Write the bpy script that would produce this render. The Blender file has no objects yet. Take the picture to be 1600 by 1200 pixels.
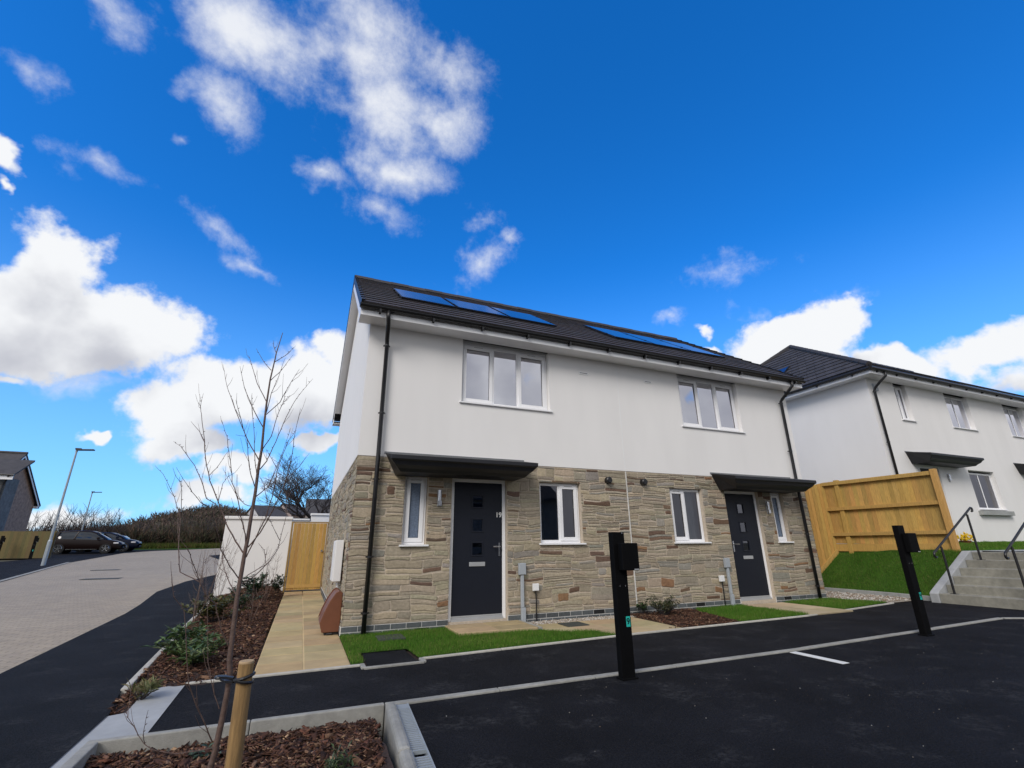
import bpy, bmesh, math, random
import numpy as np
from mathutils import Vector, Matrix
random.seed(11); RNG = np.random.default_rng(11)
D = bpy.data; S = bpy.context.scene; COL = S.collection
R_ = math.radians

# ------------------------------------------------------------------ camera, light, exposure
cam = D.objects.new('camera', D.cameras.new('camera')); COL.objects.link(cam); S.camera = cam
cam.data.sensor_width = 36; cam.data.lens = 16.469; cam.data.clip_end = 3000; cam.data.clip_start = .05
cam.matrix_world = Matrix(((0.920705, -0.119154, -0.371624, -0.6256), (-0.390159, -0.302619, -0.869596, -7.5633),
                           (-0.008844, 0.945634, -0.325112, 1.1252), (0, 0, 0, 1)))
S.render.resolution_x = 1024; S.render.resolution_y = 768
S.view_settings.view_transform = 'Standard'; S.view_settings.look = 'None'; S.view_settings.gamma = 1
S.view_settings.exposure = 0.7
S.render.engine = 'CYCLES'
S.cycles.max_bounces = 6; S.cycles.diffuse_bounces = 3; S.cycles.glossy_bounces = 3; S.cycles.transparent_max_bounces = 8

SUN_AZ, SUN_EL = R_(227), R_(38)      # azimuth clockwise from +Y: behind the camera, to its left
sd = Vector((math.sin(SUN_AZ)*math.cos(SUN_EL), math.cos(SUN_AZ)*math.cos(SUN_EL), math.sin(SUN_EL)))
sl = D.lights.new('sun', 'SUN'); sl.energy = 1.4; sl.angle = R_(26); sl.color = (1, .95, .90)
so = D.objects.new('sun', sl); COL.objects.link(so); so.rotation_euler = (-sd).to_track_quat('-Z', 'Y').to_euler()

W = D.worlds.new('World'); S.world = W; W.use_nodes = True
nt = W.node_tree; N = nt.nodes; L = nt.links; N.clear()
CB =  [[-0.387,0.819,0.423,12.652,3.197,5.348,-0.565,-6.292,11.625,1.0],[-0.405,0.845,0.35,7.784,2.51,2.915,-0.692,-4.15,9.151,1.1],[-0.315,0.881,0.353,7.908,2.573,0.592,0.488,-4.32,11.158,1.05],[-0.399,0.872,0.284,7.142,2.855,1.231,-0.863,-6.859,19.666,0.9],[-0.447,0.737,0.507,27.421,5.757,15.711,0.673,-17.758,26.268,1.0],[-0.442,0.763,0.471,75.924,18.756,40.587,-0.013,-34.125,54.997,0.8],[-0.145,0.951,0.274,6.665,0.392,2.107,-3.486,-4.46,13.531,1.1],[-0.026,0.959,0.284,9.606,-0.087,1.099,-1.274,-3.058,10.126,1.1],[0.037,0.938,0.346,16.306,-1.375,1.852,-2.088,-5.904,16.117,0.9],[-0.239,0.947,0.215,10.405,1.71,3.944,-4.836,-5.078,16.818,1.0],[-0.222,0.959,0.174,10.782,2.243,1.249,-3.674,-5.466,25.133,0.95],[-0.331,0.929,0.162,36.501,12.816,0.785,-5.839,-13.577,65.174,1.0],[-0.322,0.931,0.169,61.671,19.61,8.966,-11.061,-17.249,72.981,0.95],[0.007,0.984,0.178,19.375,-0.797,3.407,-10.142,-8.252,45.32,1.0],[0.032,0.981,0.191,35.008,-1.666,2.193,-6.156,-9.98,51.667,0.9],[-0.125,0.984,0.131,13.886,1.797,-0.453,-2.585,-5.647,39.387,0.8],[0.778,0.514,0.361,5.366,-7.304,-1.225,-4.269,-5.257,16.564,1.1],[0.815,0.45,0.364,12.16,-17.393,-5.84,-5.674,-9.487,24.265,1.0],[0.779,0.535,0.326,5.011,-6.316,-1.661,-3.641,-7.455,20.816,1.1],[0.87,0.407,0.279,5.993,-9.927,-4.29,-3.412,-10.579,25.889,1.1],[0.91,0.316,0.267,4.967,-9.276,-6.023,-2.131,-7.811,16.421,1.15],[0.938,0.277,0.207,4.585,-12.928,-3.559,-2.244,-5.629,17.553,1.1],[0.671,0.62,0.406,22.847,-24.041,-1.226,-21.043,-20.747,66.125,0.62],[0.692,0.622,0.366,20.688,-18.014,-8.664,-5.463,-29.481,60.026,0.7],[-0.144,0.985,0.092,8.446,1.183,0.388,-6.082,-4.73,39.927,0.7],[-0.343,0.938,0.048,7.41,2.688,0.261,-9.153,-5.874,46.945,0.6],[-0.419,0.875,0.242,23.377,9.386,6.359,-8.598,-24.192,71.981,0.6]]
WB =  [[-0.162,0.627,0.762,6.78,-1.111,2.337,-0.428,-9.316,7.542,1.0],[-0.206,0.704,0.68,14.672,5.232,-1.005,6.461,-9.44,11.675,0.95],[-0.013,0.609,0.793,7.644,-1.958,1.609,-1.188,-6.893,5.26,1.1],[0.042,0.67,0.741,7.31,0.922,-1.269,3.699,-7.181,6.253,1.1],[0.155,0.653,0.742,11.485,-3.847,0.944,-3.081,-9.819,9.248,0.95],[0.104,0.732,0.674,8.89,-2.352,1.145,-3.04,-11.284,12.672,1.0],[-0.045,0.763,0.644,15.484,-0.389,1.496,2.088,-22.345,26.494,0.8],[0.059,0.795,0.604,11.531,-2.273,1.814,-4.153,-16.837,22.475,0.65],[0.247,0.751,0.612,16.232,-5.866,0.572,-9.601,-26.316,35.962,0.6],[-0.322,0.627,0.71,24.942,10.943,1.593,11.374,-15.612,18.867,0.62],[-0.195,0.835,0.515,11.187,5.605,-4.885,14.562,-12.509,25.651,0.6],[-0.143,0.865,0.481,20.231,6.646,-6.027,18.753,-22.097,45.025,0.6],[0.27,0.788,0.554,12.391,-7.491,4.533,-11.918,-8.556,17.875,0.66],[0.317,0.746,0.586,29.356,-12.403,-0.257,-12.67,-31.123,46.263,0.55],[-0.415,0.675,0.61,22.946,5.441,9.54,6.75,-22.826,29.725,0.46],[-0.337,0.763,0.552,18.654,7.24,1.33,11.15,-23.293,38.825,0.42],[-0.266,0.747,0.609,55.228,16.067,4.296,20.975,-46.11,65.468,0.6],[0.661,0.572,0.485,7.06,-6.453,-2.064,-9.944,-16.306,32.601,0.45],[0.789,0.463,0.403,5.723,-9.001,-0.913,-15.719,-12.556,44.938,0.5],[0.618,0.657,0.431,22.392,-18.278,-4.393,-16.18,-31.148,70.234,0.6],[-0.362,0.897,0.252,8.017,2.955,0.954,-2.164,-11.343,36.97,0.75],[-0.068,0.937,0.343,14.792,0.192,2.296,-4.71,-14.296,37.788,0.7],[0.139,0.602,0.786,10.439,-3.604,0.877,-4.088,-13.22,10.801,0.8]]
def nn(t, kind, **k):
    n = t.nodes.new(kind)
    for a, b in k.items(): setattr(n, a, b)
    return n
def mth(t, op, a, b=None, c=None, clamp=False):
    n = t.nodes.new('ShaderNodeMath'); n.operation = op; n.use_clamp = clamp
    for i, v in enumerate((a, b, c)):
        if v is None: continue
        if isinstance(v, (int, float)): n.inputs[i].default_value = v
        else: t.links.new(v, n.inputs[i])
    return n.outputs[0]
def vm(t, op, a, b=None, scale=None):
    n = t.nodes.new('ShaderNodeVectorMath'); n.operation = op
    for i, v in enumerate((a, b)):
        if v is None: continue
        if isinstance(v, (tuple, list)): n.inputs[i].default_value = v
        else: t.links.new(v, n.inputs[i])
    if scale is not None: n.inputs[3].default_value = scale
    return n
def sstep(t, v, a, b, lo=0., hi=1.):
    n = t.nodes.new('ShaderNodeMapRange'); n.interpolation_type = 'SMOOTHSTEP'
    t.links.new(v, n.inputs[0]); n.inputs[1].default_value = a; n.inputs[2].default_value = b
    n.inputs[3].default_value = lo; n.inputs[4].default_value = hi
    return n.outputs[0]
def noise(t, vec, scale, detail, rough=.55, dist=0., out=0):
    n = t.nodes.new('ShaderNodeTexNoise'); t.links.new(vec, n.inputs['Vector'])
    n.inputs['Scale'].default_value = scale; n.inputs['Detail'].default_value = detail
    n.inputs['Roughness'].default_value = rough; n.inputs['Distortion'].default_value = dist
    return n.outputs[out]
def field(name, blobs):
    g = D.node_groups.new(name, 'ShaderNodeTree')
    g.interface.new_socket('D', in_out='INPUT', socket_type='NodeSocketVector')
    g.interface.new_socket('M', in_out='OUTPUT', socket_type='NodeSocketFloat')
    gi = g.nodes.new('NodeGroupInput'); go = g.nodes.new('NodeGroupOutput')
    cur = None
    for b in blobs:
        v = vm(g, 'SUBTRACT', gi.outputs[0], tuple(b[0:3])).outputs[0]
        x = vm(g, 'DOT_PRODUCT', v, tuple(b[3:6])).outputs['Value']
        y = vm(g, 'DOT_PRODUCT', v, tuple(b[6:9])).outputs['Value']
        z = vm(g, 'DOT_PRODUCT', v, (b[0]*3, b[1]*3, b[2]*3)).outputs['Value']
        c = g.nodes.new('ShaderNodeCombineXYZ')
        for i, s in enumerate((x, y, z)): g.links.new(s, c.inputs[i])
        l = vm(g, 'LENGTH', c.outputs[0]).outputs['Value']
        m = mth(g, 'MULTIPLY', mth(g, 'SUBTRACT', 1.0, l), b[9])
        if cur is None: cur = m
        else:
            n = g.nodes.new('ShaderNodeMath'); n.operation = 'SMOOTH_MAX'; n.inputs[2].default_value = .15
            g.links.new(cur, n.inputs[0]); g.links.new(m, n.inputs[1]); cur = n.outputs[0]
    # cloud added out of view behind and left: pane reflections, neutral light on walls
    if name == 'cumulus_field':
        bk = vm(g, 'DOT_PRODUCT', gi.outputs[0], (-.45, -.86, .12)).outputs['Value']
        bm = sstep(g, bk, -.22, .2, -1.0, .70)
        bk2 = vm(g, 'DOT_PRODUCT', gi.outputs[0], (.25, -.95, .10)).outputs['Value']
        bm = mth(g, 'MAXIMUM', bm, sstep(g, bk2, .25, .5, -1.0, .70))
        bm = mth(g, 'ADD', bm, mth(g, 'MULTIPLY', mth(g, 'SUBTRACT', noise(g, gi.outputs[0], 3.0, 3), .5), 3.0))
        cur = mth(g, 'MAXIMUM', cur, bm)
    cur = mth(g, 'MAXIMUM', cur, -1.5)
    g.links.new(cur, go.inputs[0]); return g
gc = field('cumulus_field', CB); gw = field('wisp_field', WB)
geo = nn(nt, 'ShaderNodeTexCoord'); dirv = vm(nt, 'NORMALIZE', geo.outputs['Generated']).outputs[0]
# domain warp
def warp(scale, amp, detail):
    c = noise(nt, dirv, scale, detail, out=1)
    return vm(nt, 'ADD', dirv, vm(nt, 'SCALE', vm(nt, 'SUBTRACT', c, (.5, .5, .5)).outputs[0], scale=amp).outputs[0]).outputs[0]
wc = warp(7, .15, 5); ww = warp(9, .11, 4)
def grp(g, v):
    n = nt.nodes.new('ShaderNodeGroup'); n.node_tree = g; nt.links.new(v, n.inputs[0]); return n.outputs[0]
f1 = noise(nt, dirv, 8, 10, .58); f2 = noise(nt, dirv, 9, 12, .66, .08); f3 = noise(nt, dirv, 38, 7, .62); f3 = mth(nt, 'MULTIPLY', mth(nt, 'SUBTRACT', f3, .5), .9)
mc = mth(nt, 'ADD', grp(gc, wc), mth(nt, 'MULTIPLY', mth(nt, 'SUBTRACT', f1, .5), 1.7))
dc = sstep(nt, mth(nt, 'ADD', mc, mth(nt, 'MULTIPLY', f3, .55)), .02, .44)
mw = mth(nt, 'ADD', grp(gw, ww), mth(nt, 'MULTIPLY', mth(nt, 'SUBTRACT', f2, .52), 2.3))
dw = mth(nt, 'MULTIPLY', sstep(nt, mth(nt, 'ADD', mw, mth(nt, 'MULTIPLY', f3, .4)), -.1, 1.25), .9)
up1 = vm(nt, 'ADD', wc, (0, 0, .085)).outputs[0]
mup = mth(nt, 'ADD', grp(gc, up1), mth(nt, 'MULTIPLY', mth(nt, 'SUBTRACT', noise(nt, vm(nt, 'ADD', dirv, (0, 0, .05)).outputs[0], 9, 4, .5), .5), 1.6))
belly = sstep(nt, mup, .05, 1.15)
dens = mth(nt, 'MAXIMUM', dc, dw)
sky = nn(nt, 'ShaderNodeTexSky', sky_type='NISHITA', sun_disc=False)
sky.sun_elevation = SUN_EL; sky.sun_rotation = SUN_AZ; sky.altitude = 60; sky.air_density = 1.0; sky.dust_density = .3; sky.ozone_density = 1.5
tint = nn(nt, 'ShaderNodeMix', data_type='RGBA', blend_type='MULTIPLY'); tint.inputs[0].default_value = 1
L.new(sky.outputs[0], tint.inputs[6]); tint.inputs[7].default_value = (.52, .93, 1.50, 1)
sat = nn(nt, 'ShaderNodeHueSaturation'); sat.inputs['Saturation'].default_value = 1.11; sat.inputs['Value'].default_value = 1.0
L.new(tint.outputs[2], sat.inputs['Color'])
cr = nn(nt, 'ShaderNodeMix', data_type='RGBA'); L.new(belly, cr.inputs[0])
cr.inputs[6].default_value = (5.7, 5.8, 5.95, 1); cr.inputs[7].default_value = (3.3, 3.4, 3.8, 1)
sepd = nn(nt, 'ShaderNodeSeparateXYZ'); L.new(dirv, sepd.inputs[0])
hzm = nn(nt, 'ShaderNodeMix', data_type='RGBA'); L.new(sstep(nt, sepd.outputs[2], -.02, .55, .62, 0.), hzm.inputs[0]); L.new(sat.outputs[0], hzm.inputs[6]); hzm.inputs[7].default_value = (2.1, 4.4, 7.0, 1)
fin = nn(nt, 'ShaderNodeMix', data_type='RGBA'); L.new(dens, fin.inputs[0]); L.new(hzm.outputs[2], fin.inputs[6]); L.new(cr.outputs[2], fin.inputs[7])
bg = nn(nt, 'ShaderNodeBackground'); bg.inputs[1].default_value = .1; L.new(fin.outputs[2], bg.inputs[0])
wo = nn(nt, 'ShaderNodeOutputWorld'); L.new(bg.outputs[0], wo.inputs[0])
W.cycles.sampling_method = 'MANUAL'; W.cycles.sample_map_resolution = 512

# ------------------------------------------------------------------ materials
def mat(name, color=None, rough=.8, attr=False, var=.0, vscale=6, bump=0., bscale=60, metal=0., spec=.5, var2=None, v2scale=.8, detail=6, stretch=None, trans=0):
    m = D.materials.new(name); m.use_nodes = True; t = m.node_tree; t.nodes.clear()
    o = t.nodes.new('ShaderNodeOutputMaterial'); p = t.nodes.new('ShaderNodeBsdfPrincipled'); t.links.new(p.outputs[0], o.inputs[0])
    p.inputs['Roughness'].default_value = rough; p.inputs['Metallic'].default_value = metal; p.inputs['Specular IOR Level'].default_value = spec
    tc = t.nodes.new('ShaderNodeTexCoord'); v = tc.outputs['Object']
    if stretch:
        mp = t.nodes.new('ShaderNodeMapping'); mp.inputs['Scale'].default_value = stretch; t.links.new(v, mp.inputs[0]); v = mp.outputs[0]
    if attr:
        a = t.nodes.new('ShaderNodeVertexColor'); a.layer_name = 'Col'; c = a.outputs[0]
    else:
        a = t.nodes.new('ShaderNodeRGB'); a.outputs[0].default_value = (*color, 1); c = a.outputs[0]
    def mul(c, fac, lo, hi):
        k = t.nodes.new('ShaderNodeMapRange'); t.links.new(fac, k.inputs[0]); k.inputs[1].default_value = .3; k.inputs[2].default_value = .7
        k.inputs[3].default_value = lo; k.inputs[4].default_value = hi
        mx = vm(t, 'SCALE', c); t.links.new(k.outputs[0], mx.inputs[3]); return mx.outputs[0]
    if var: c = mul(c, noise(t, v, vscale, detail, .6), 1-var, 1+var)
    if var2: c = mul(c, noise(t, v, v2scale, 4, .55), 1-var2, 1+var2)
    t.links.new(c, p.inputs['Base Color'])
    if bump:
        b = t.nodes.new('ShaderNodeBump'); b.inputs['Strength'].default_value = bump; b.inputs['Distance'].default_value = .01
        t.links.new(noise(t, v, bscale, 5, .6), b.inputs['Height']); t.links.new(b.outputs[0], p.inputs['Normal'])
    if trans:
        tr = t.nodes.new('ShaderNodeBsdfTranslucent'); t.links.new(c, tr.inputs[0]); ms = t.nodes.new('ShaderNodeMixShader'); ms.inputs[0].default_value = trans
        t.links.new(p.outputs[0], ms.inputs[1]); t.links.new(tr.outputs[0], ms.inputs[2]); t.links.new(ms.outputs[0], o.inputs[0])
    return m
def glass(name, tint, lo, ior, wav=.0):
    m = D.materials.new(name); m.use_nodes = True; t = m.node_tree; t.nodes.clear()
    o = t.nodes.new('ShaderNodeOutputMaterial'); tr = t.nodes.new('ShaderNodeBsdfTransparent'); tr.inputs[0].default_value = (*tint, 1)
    g = t.nodes.new('ShaderNodeBsdfGlossy'); g.inputs['Roughness'].default_value = .015; g.inputs[0].default_value = (.93, .93, 1, 1)
    f = t.nodes.new('ShaderNodeFresnel'); f.inputs[0].default_value = ior
    k = mth(t, 'ADD', f.outputs[0], lo, clamp=True)
    ms = t.nodes.new('ShaderNodeMixShader'); t.links.new(k, ms.inputs[0]); t.links.new(tr.outputs[0], ms.inputs[1]); t.links.new(g.outputs[0], ms.inputs[2]); t.links.new(ms.outputs[0], o.inputs[0])
    if wav:
        tc = t.nodes.new('ShaderNodeTexCoord'); b = t.nodes.new('ShaderNodeBump'); b.inputs['Strength'].default_value = wav; b.inputs['Distance'].default_value = .02
        t.links.new(noise(t, tc.outputs['Object'], 1.7, 1), b.inputs['Height']); t.links.new(b.outputs[0], g.inputs['Normal'])
    return m
def tarmac(name, base, scuff):
    m = mat(name, base, .85, spec=.13, var=.85, vscale=75, var2=.35, v2scale=1.4, detail=4, bump=1., bscale=110); t = m.node_tree
    p = [n for n in t.nodes if n.type == 'BSDF_PRINCIPLED'][0]; src = p.inputs['Base Color'].links[0].from_socket
    tc = t.nodes.new('ShaderNodeTexCoord').outputs['Object']; mp = t.nodes.new('ShaderNodeMapping'); mp.inputs['Scale'].default_value = (1, 1.15, 1); mp.inputs['Rotation'].default_value = (0, 0, .3); t.links.new(tc, mp.inputs[0]); v = mp.outputs[0]
    a = sstep(t, noise(t, v, 2.1, 8, .66, .3), .50, .68); b = sstep(t, noise(t, v, 24, 5, .7), .42, .60); c = mth(t, 'MULTIPLY', mth(t, 'MULTIPLY', a, b), .42)
    g = sstep(t, noise(t, tc, 150, 2, .5), .66, .72); k = mth(t, 'MAXIMUM', c, mth(t, 'MULTIPLY', g, .35))
    mx = nn(t, 'ShaderNodeMix', data_type='RGBA'); t.links.new(k, mx.inputs[0]); t.links.new(src, mx.inputs[6]); mx.inputs[7].default_value = (*scuff, 1); t.links.new(mx.outputs[2], p.inputs['Base Color']); return m
def brickpave():
    m = mat('block_paving', (.345, .292, .225), .9, var=.1, vscale=9, var2=.07, v2scale=.5, bump=.3); t = m.node_tree
    p = [n for n in t.nodes if n.type == 'BSDF_PRINCIPLED'][0]; src = p.inputs['Base Color'].links[0].from_socket
    tc = t.nodes.new('ShaderNodeTexCoord').outputs['Object']; b = t.nodes.new('ShaderNodeTexBrick'); t.links.new(tc, b.inputs[0]); b.inputs['Scale'].default_value = 1
    b.inputs['Brick Width'].default_value = .21; b.inputs['Row Height'].default_value = .105; b.inputs['Mortar Size'].default_value = .007; b.inputs['Mortar Smooth'].default_value = .3
    b.inputs['Color1'].default_value = (1.08, 1.06, 1.03, 1); b.inputs['Color2'].default_value = (.88, .88, .90, 1); b.inputs['Mortar'].default_value = (.55, .53, .5, 1)
    t.links.new(vm(t, 'MULTIPLY', src, b.outputs[0]).outputs[0], p.inputs['Base Color']); return m
M = dict(
 render=mat('white_render', (.80, .785, .765), .9, var=.02, vscale=1.2, detail=2, bump=0, var2=.02, v2scale=.7, stretch=(1.6, 1.6, .45)),
 stone=mat('rubble_stone', attr=True, rough=.9, spec=.2, var=.2, vscale=24, bump=.7, bscale=45, var2=.1, v2scale=4),
 mortar=mat('lime_mortar', (.50, .425, .335), .95, var=.15, vscale=30, bump=.6, bscale=120),
 whitemortar=mat('pale_mortar', (.62, .61, .58), .9, var=.1, vscale=30),
 slatebrick=mat('slate_brick', attr=True, rough=.75, var=.2, vscale=25, bump=.3),
 tile=mat('concrete_tile', attr=True, rough=.75, var=.15, vscale=14, bump=.3, bscale=90),
 upvc=mat('white_upvc', (.84, .84, .85), .35, var=.012, vscale=3),
 black=mat('black_plastic', (.012, .012, .014), .38, var=.2, vscale=8),
 gasket=mat('black_gasket', (.01, .01, .01), .6),
 dark=mat('anthracite_door', (.008, .0105, .019), .5, spec=.3, var=.1, vscale=12, bump=.35, bscale=60, stretch=(4, 4, .4)),
 canopy=mat('grey_canopy', (.010, .0105, .014), .5, var=.25, vscale=7, var2=.15, v2scale=2),
 chrome=mat('brushed_steel', (.62, .62, .63), .25, metal=1.),
 silver=mat('grey_metal', (.42, .43, .44), .45, metal=.3, var=.06),
 interior=mat('room_plaster', (.62, .61, .60), .9, var=.05, vscale=3),
 curtain=mat('pale_curtain', (.55, .56, .54), .9, var=.25, vscale=9, stretch=(8, 8, .3)),
 pane=glass('window_glass', (.62, .66, .70), .06, 1.6, .12),
 panehi=glass('coated_window_glass', (.5, .52, .60), .50, 1.7, .12),
 frosted=mat('frosted_glass', (.13, .17, .24), .25, var=.25, vscale=40, bump=.5, bscale=160),
 solar=mat('solar_cells', (.010, .022, .10), .12, spec=.9, var=.1, vscale=3),
 tarmac=tarmac('new_tarmac', (.0078, .0083, .0110), (.075, .075, .078)),
 tarmac2=tarmac('footway_tarmac', (.0100, .0104, .0130), (.070, .070, .074)),
 beige=brickpave(),
 slab=mat('sandstone_slab', attr=True, rough=.9, var=.1, vscale=5, var2=.12, v2scale=1.8, bump=.35, bscale=90),
 concrete=mat('concrete', (.33, .34, .33), .9, var=.14, vscale=14, var2=.14, v2scale=2.5, bump=.5, bscale=130),
 apron=mat('pale_concrete', (.34, .35, .355), .85, var=.08, vscale=9, var2=.1, v2scale=2, bump=.3, bscale=130),
 stepc=mat('step_concrete', (.26, .25, .21), .9, var=.16, vscale=12, var2=.18, v2scale=2.2, bump=.5, bscale=130),
 kerb=mat('concrete_kerb', (.29, .285, .26), .9, var=.14, vscale=18, var2=.18, v2scale=1.6, bump=.5, bscale=130),
 edging=mat('pale_edging', (.46, .44, .39), .9, var=.15, vscale=14, var2=.12, bump=.4, bscale=100),
 mulchsoil=mat('mulch_soil', (.035, .020, .016), .95, var=.4, vscale=40, bump=1., bscale=60),
 chip=mat('bark_chip', attr=True, rough=.85, spec=.2, var=.3, vscale=60, bump=.5, bscale=120),
 turf=mat('turf', (.035, .075, .012), .95, spec=.1, var=.35, vscale=30, var2=.25, v2scale=3, bump=.8, bscale=60),
 blade=mat('grass_blade', attr=True, rough=.8, spec=.12, trans=.25),
 gravel=mat('gravel', attr=True, rough=.9, var=.2, vscale=30),
 gravelbase=mat('gravel_bed', (.30, .26, .21), .95, var=.35, vscale=70, bump=1., bscale=90, var2=.1),
 wood=mat('treated_timber', attr=True, rough=.75, var=.22, vscale=9, stretch=(9, 9, .8), bump=.35, bscale=30, detail=4),
 stake=mat('timber_stake', (.27, .165, .065), .8, var=.25, vscale=9, stretch=(8, 8, .9), bump=.4, bscale=30, var2=.15, v2scale=5),
 stakeend=mat('stake_end_grain', (.40, .28, .16), .85, var=.15, vscale=40),
 bark=mat('sapling_bark', (.105, .066, .052), .6, var=.3, vscale=40, bump=.4),
 darkbark=mat('dark_bark', (.042, .035, .036), .9, var=.2, vscale=9),
 leaf=mat('leaf', attr=True, rough=.45, trans=.2),
 scrub=mat('winter_scrub', attr=True, rough=.9, var=.3, vscale=.5),
 soil=mat('rough_ground', (.07, .065, .04), .95, var=.3, vscale=2, var2=.3, v2scale=.1),
 terracotta=mat('brown_box_plastic', (.16, .058, .028), .5, var=.08, vscale=10),
 blackpost=mat('black_powder_coat', (.0025, .0025, .003), .7, spec=.1, var=.2, vscale=9),
 teal=mat('teal_sticker', (.02, .45, .38), .4), white=mat('white_paint', (.72, .72, .70), .6, var=.15, vscale=20, var2=.1),
 offwhite=mat('meter_box_white', (.78, .78, .78), .4), greybox=mat('grey_utility_box', (.36, .39, .42), .5, var=.05),
 carbrown=mat('car_paint_brown', (.010, .005, .0045), .3, spec=.22), carblue=mat('car_paint_blue', (.004, .007, .02), .3, spec=.22),
 carglass=mat('car_glass', (.012, .018, .026), .05, spec=.7), tyre=mat('tyre', (.012, .012, .012), .9), headlight=mat('lamp_lens', (.6, .6, .62), .15),
 galv=mat('galvanised_steel', (.33, .37, .40), .5, metal=.25, var=.08, vscale=5),
 yellow=mat('yellow_petals', (.80, .56, .03), .6, var=.15, vscale=40),
 redstick=mat('faded_red_plastic', (.42, .2, .19), .6), greystone=mat('dark_rubble', attr=True, rough=.9, var=.35, vscale=4, bump=.5, bscale=20),
 oldfence=mat('weathered_fence', (.13, .10, .035), .9, var=.3, vscale=3, stretch=(6, 6, .6)),
 slate=mat('slate_roof', (.055, .052, .055), .8, var=.2, vscale=3, var2=.1),
)

# ------------------------------------------------------------------ mesh helper
ORG = {}
class MB:
    def __init__(s): s.v = []; s.f = []; s.c = []; s.cur = (1, 1, 1); s.m = []; s.mi = 0
    def col(s, c): s.cur = c; return s
    def add(s, vs, fs):
        n = len(s.v); s.v += [tuple(p) for p in vs]
        for f in fs: s.f.append([i+n for i in f]); s.c.append(s.cur); s.m.append(s.mi)
        return s
    def box(s, x0, x1, y0, y1, z0, z1):
        return s.add([(x, y, z) for z in (z0, z1) for y in (y0, y1) for x in (x0, x1)],
                     [(0, 2, 3, 1), (4, 5, 7, 6), (0, 1, 5, 4), (2, 6, 7, 3), (0, 4, 6, 2), (1, 3, 7, 5)])
    def quad(s, a, b, c, d): return s.add([a, b, c, d], [(0, 1, 2, 3)])
    def obox(s, c, ax, ay, az):      # oriented box: centre and three half-vectors
        c, ax, ay, az = map(Vector, (c, ax, ay, az)); vs = [c+ax*i+ay*j+az*k for k in (-1, 1) for j in (-1, 1) for i in (-1, 1)]
        return s.add(vs, [(0, 2, 3, 1), (4, 5, 7, 6), (0, 1, 5, 4), (2, 6, 7, 3), (0, 4, 6, 2), (1, 3, 7, 5)])
    def prism(s, pts, vec):          # closed polygon (3D points) extruded by vec
        n = len(pts); p = [Vector(q) for q in pts]; v = Vector(vec)
        nrm = Vector((0, 0, 0))
        for i in range(n): nrm += p[i].cross(p[(i+1) % n])
        if nrm.dot(v) < 0: p = p[::-1]
        return s.add(p+[q+v for q in p], [list(range(n))[::-1], [i+n for i in range(n)]]+[(i, (i+1) % n, n+(i+1) % n, n+i) for i in range(n)])
    def tube(s, path, rad, n=8, cap=True):
        path = [Vector(p) for p in path]; k = len(path)
        if not hasattr(rad, '__len__'): rad = [rad]*k
        base = len(s.v); ref = None
        for i, p in enumerate(path):
            d = (path[min(i+1, k-1)]-path[max(i-1, 0)]).normalized()
            if ref is None: ref = d.orthogonal().normalized()
            a = (ref-d*ref.dot(d)); a = a.normalized() if a.length > 1e-6 else d.orthogonal().normalized(); ref = a; b = d.cross(a)
            for j in range(n):
                t = 2*math.pi*j/n; s.v.append(tuple(p+(a*math.cos(t)+b*math.sin(t))*rad[i]))
        for i in range(k-1):
            for j in range(n):
                s.f.append([base+i*n+j, base+i*n+(j+1) % n, base+(i+1)*n+(j+1) % n, base+(i+1)*n+j]); s.c.append(s.cur); s.m.append(s.mi)
        if cap:
            s.f.append([base+j for j in range(n)][::-1]); s.c.append(s.cur); s.m.append(s.mi)
            s.f.append([base+(k-1)*n+j for j in range(n)]); s.c.append(s.cur); s.m.append(s.mi)
        return s
    def build(s, name, m, parent=None, smooth=False, bevel=0, loc=None):
        me = D.meshes.new(name); o = D.objects.new(name, me); COL.objects.link(o)
        off = np.array(ORG.get(parent, loc or (0, 0, 0)) if parent else (loc or (0, 0, 0)))
        vv = (np.array(s.v)-off); me.from_pydata(vv.tolist(), [], s.f)
        for q in (m if isinstance(m, (list, tuple)) else [m]): me.materials.append(M[q] if isinstance(q, str) else q)
        if any(s.m): me.polygons.foreach_set('material_index', s.m)
        ca = me.color_attributes.new('Col', 'FLOAT_COLOR', 'CORNER')
        cnt = np.array([len(f) for f in s.f]); cc = np.ones((int(cnt.sum()), 4)); cc[:, :3] = np.repeat(np.array(s.c, float), cnt, axis=0)
        ca.data.foreach_set('color', cc.ravel())
        if smooth: me.polygons.foreach_set('use_smooth', [True]*len(me.polygons))
        if parent: o.parent = parent; ORG[o] = off
        elif loc: o.location = loc; ORG[o] = off
        else: ORG[o] = (0, 0, 0)
        if bevel:
            b = o.modifiers.new('bevel', 'BEVEL'); b.width = bevel; b.segments = 2; b.limit_method = 'ANGLE'; b.angle_limit = R_(40)
        me.update(); return o
def tag(o, label=None, cat=None, group=None, kind=None):
    if label: o['label'] = label
    if cat: o['category'] = cat
    if group: o['group'] = group
    if kind: o['kind'] = kind
    return o
def thing(name, loc, label, cat, group=None):
    o = D.objects.new(name, None); COL.objects.link(o); o.location = loc; ORG[o] = tuple(loc); o.empty_display_size = .2
    return tag(o, label, cat, group)
def copy_tree(o, parent=None):
    c = o.copy(); COL.objects.link(c); c.parent = parent
    for ch in list(o.children): copy_tree(ch, c)
    return c
def jit(c, a=.1, b=.04): k = 1+random.uniform(-a, a); return tuple(max(0, x*k*(1+random.uniform(-b, b))) for x in c)
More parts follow.
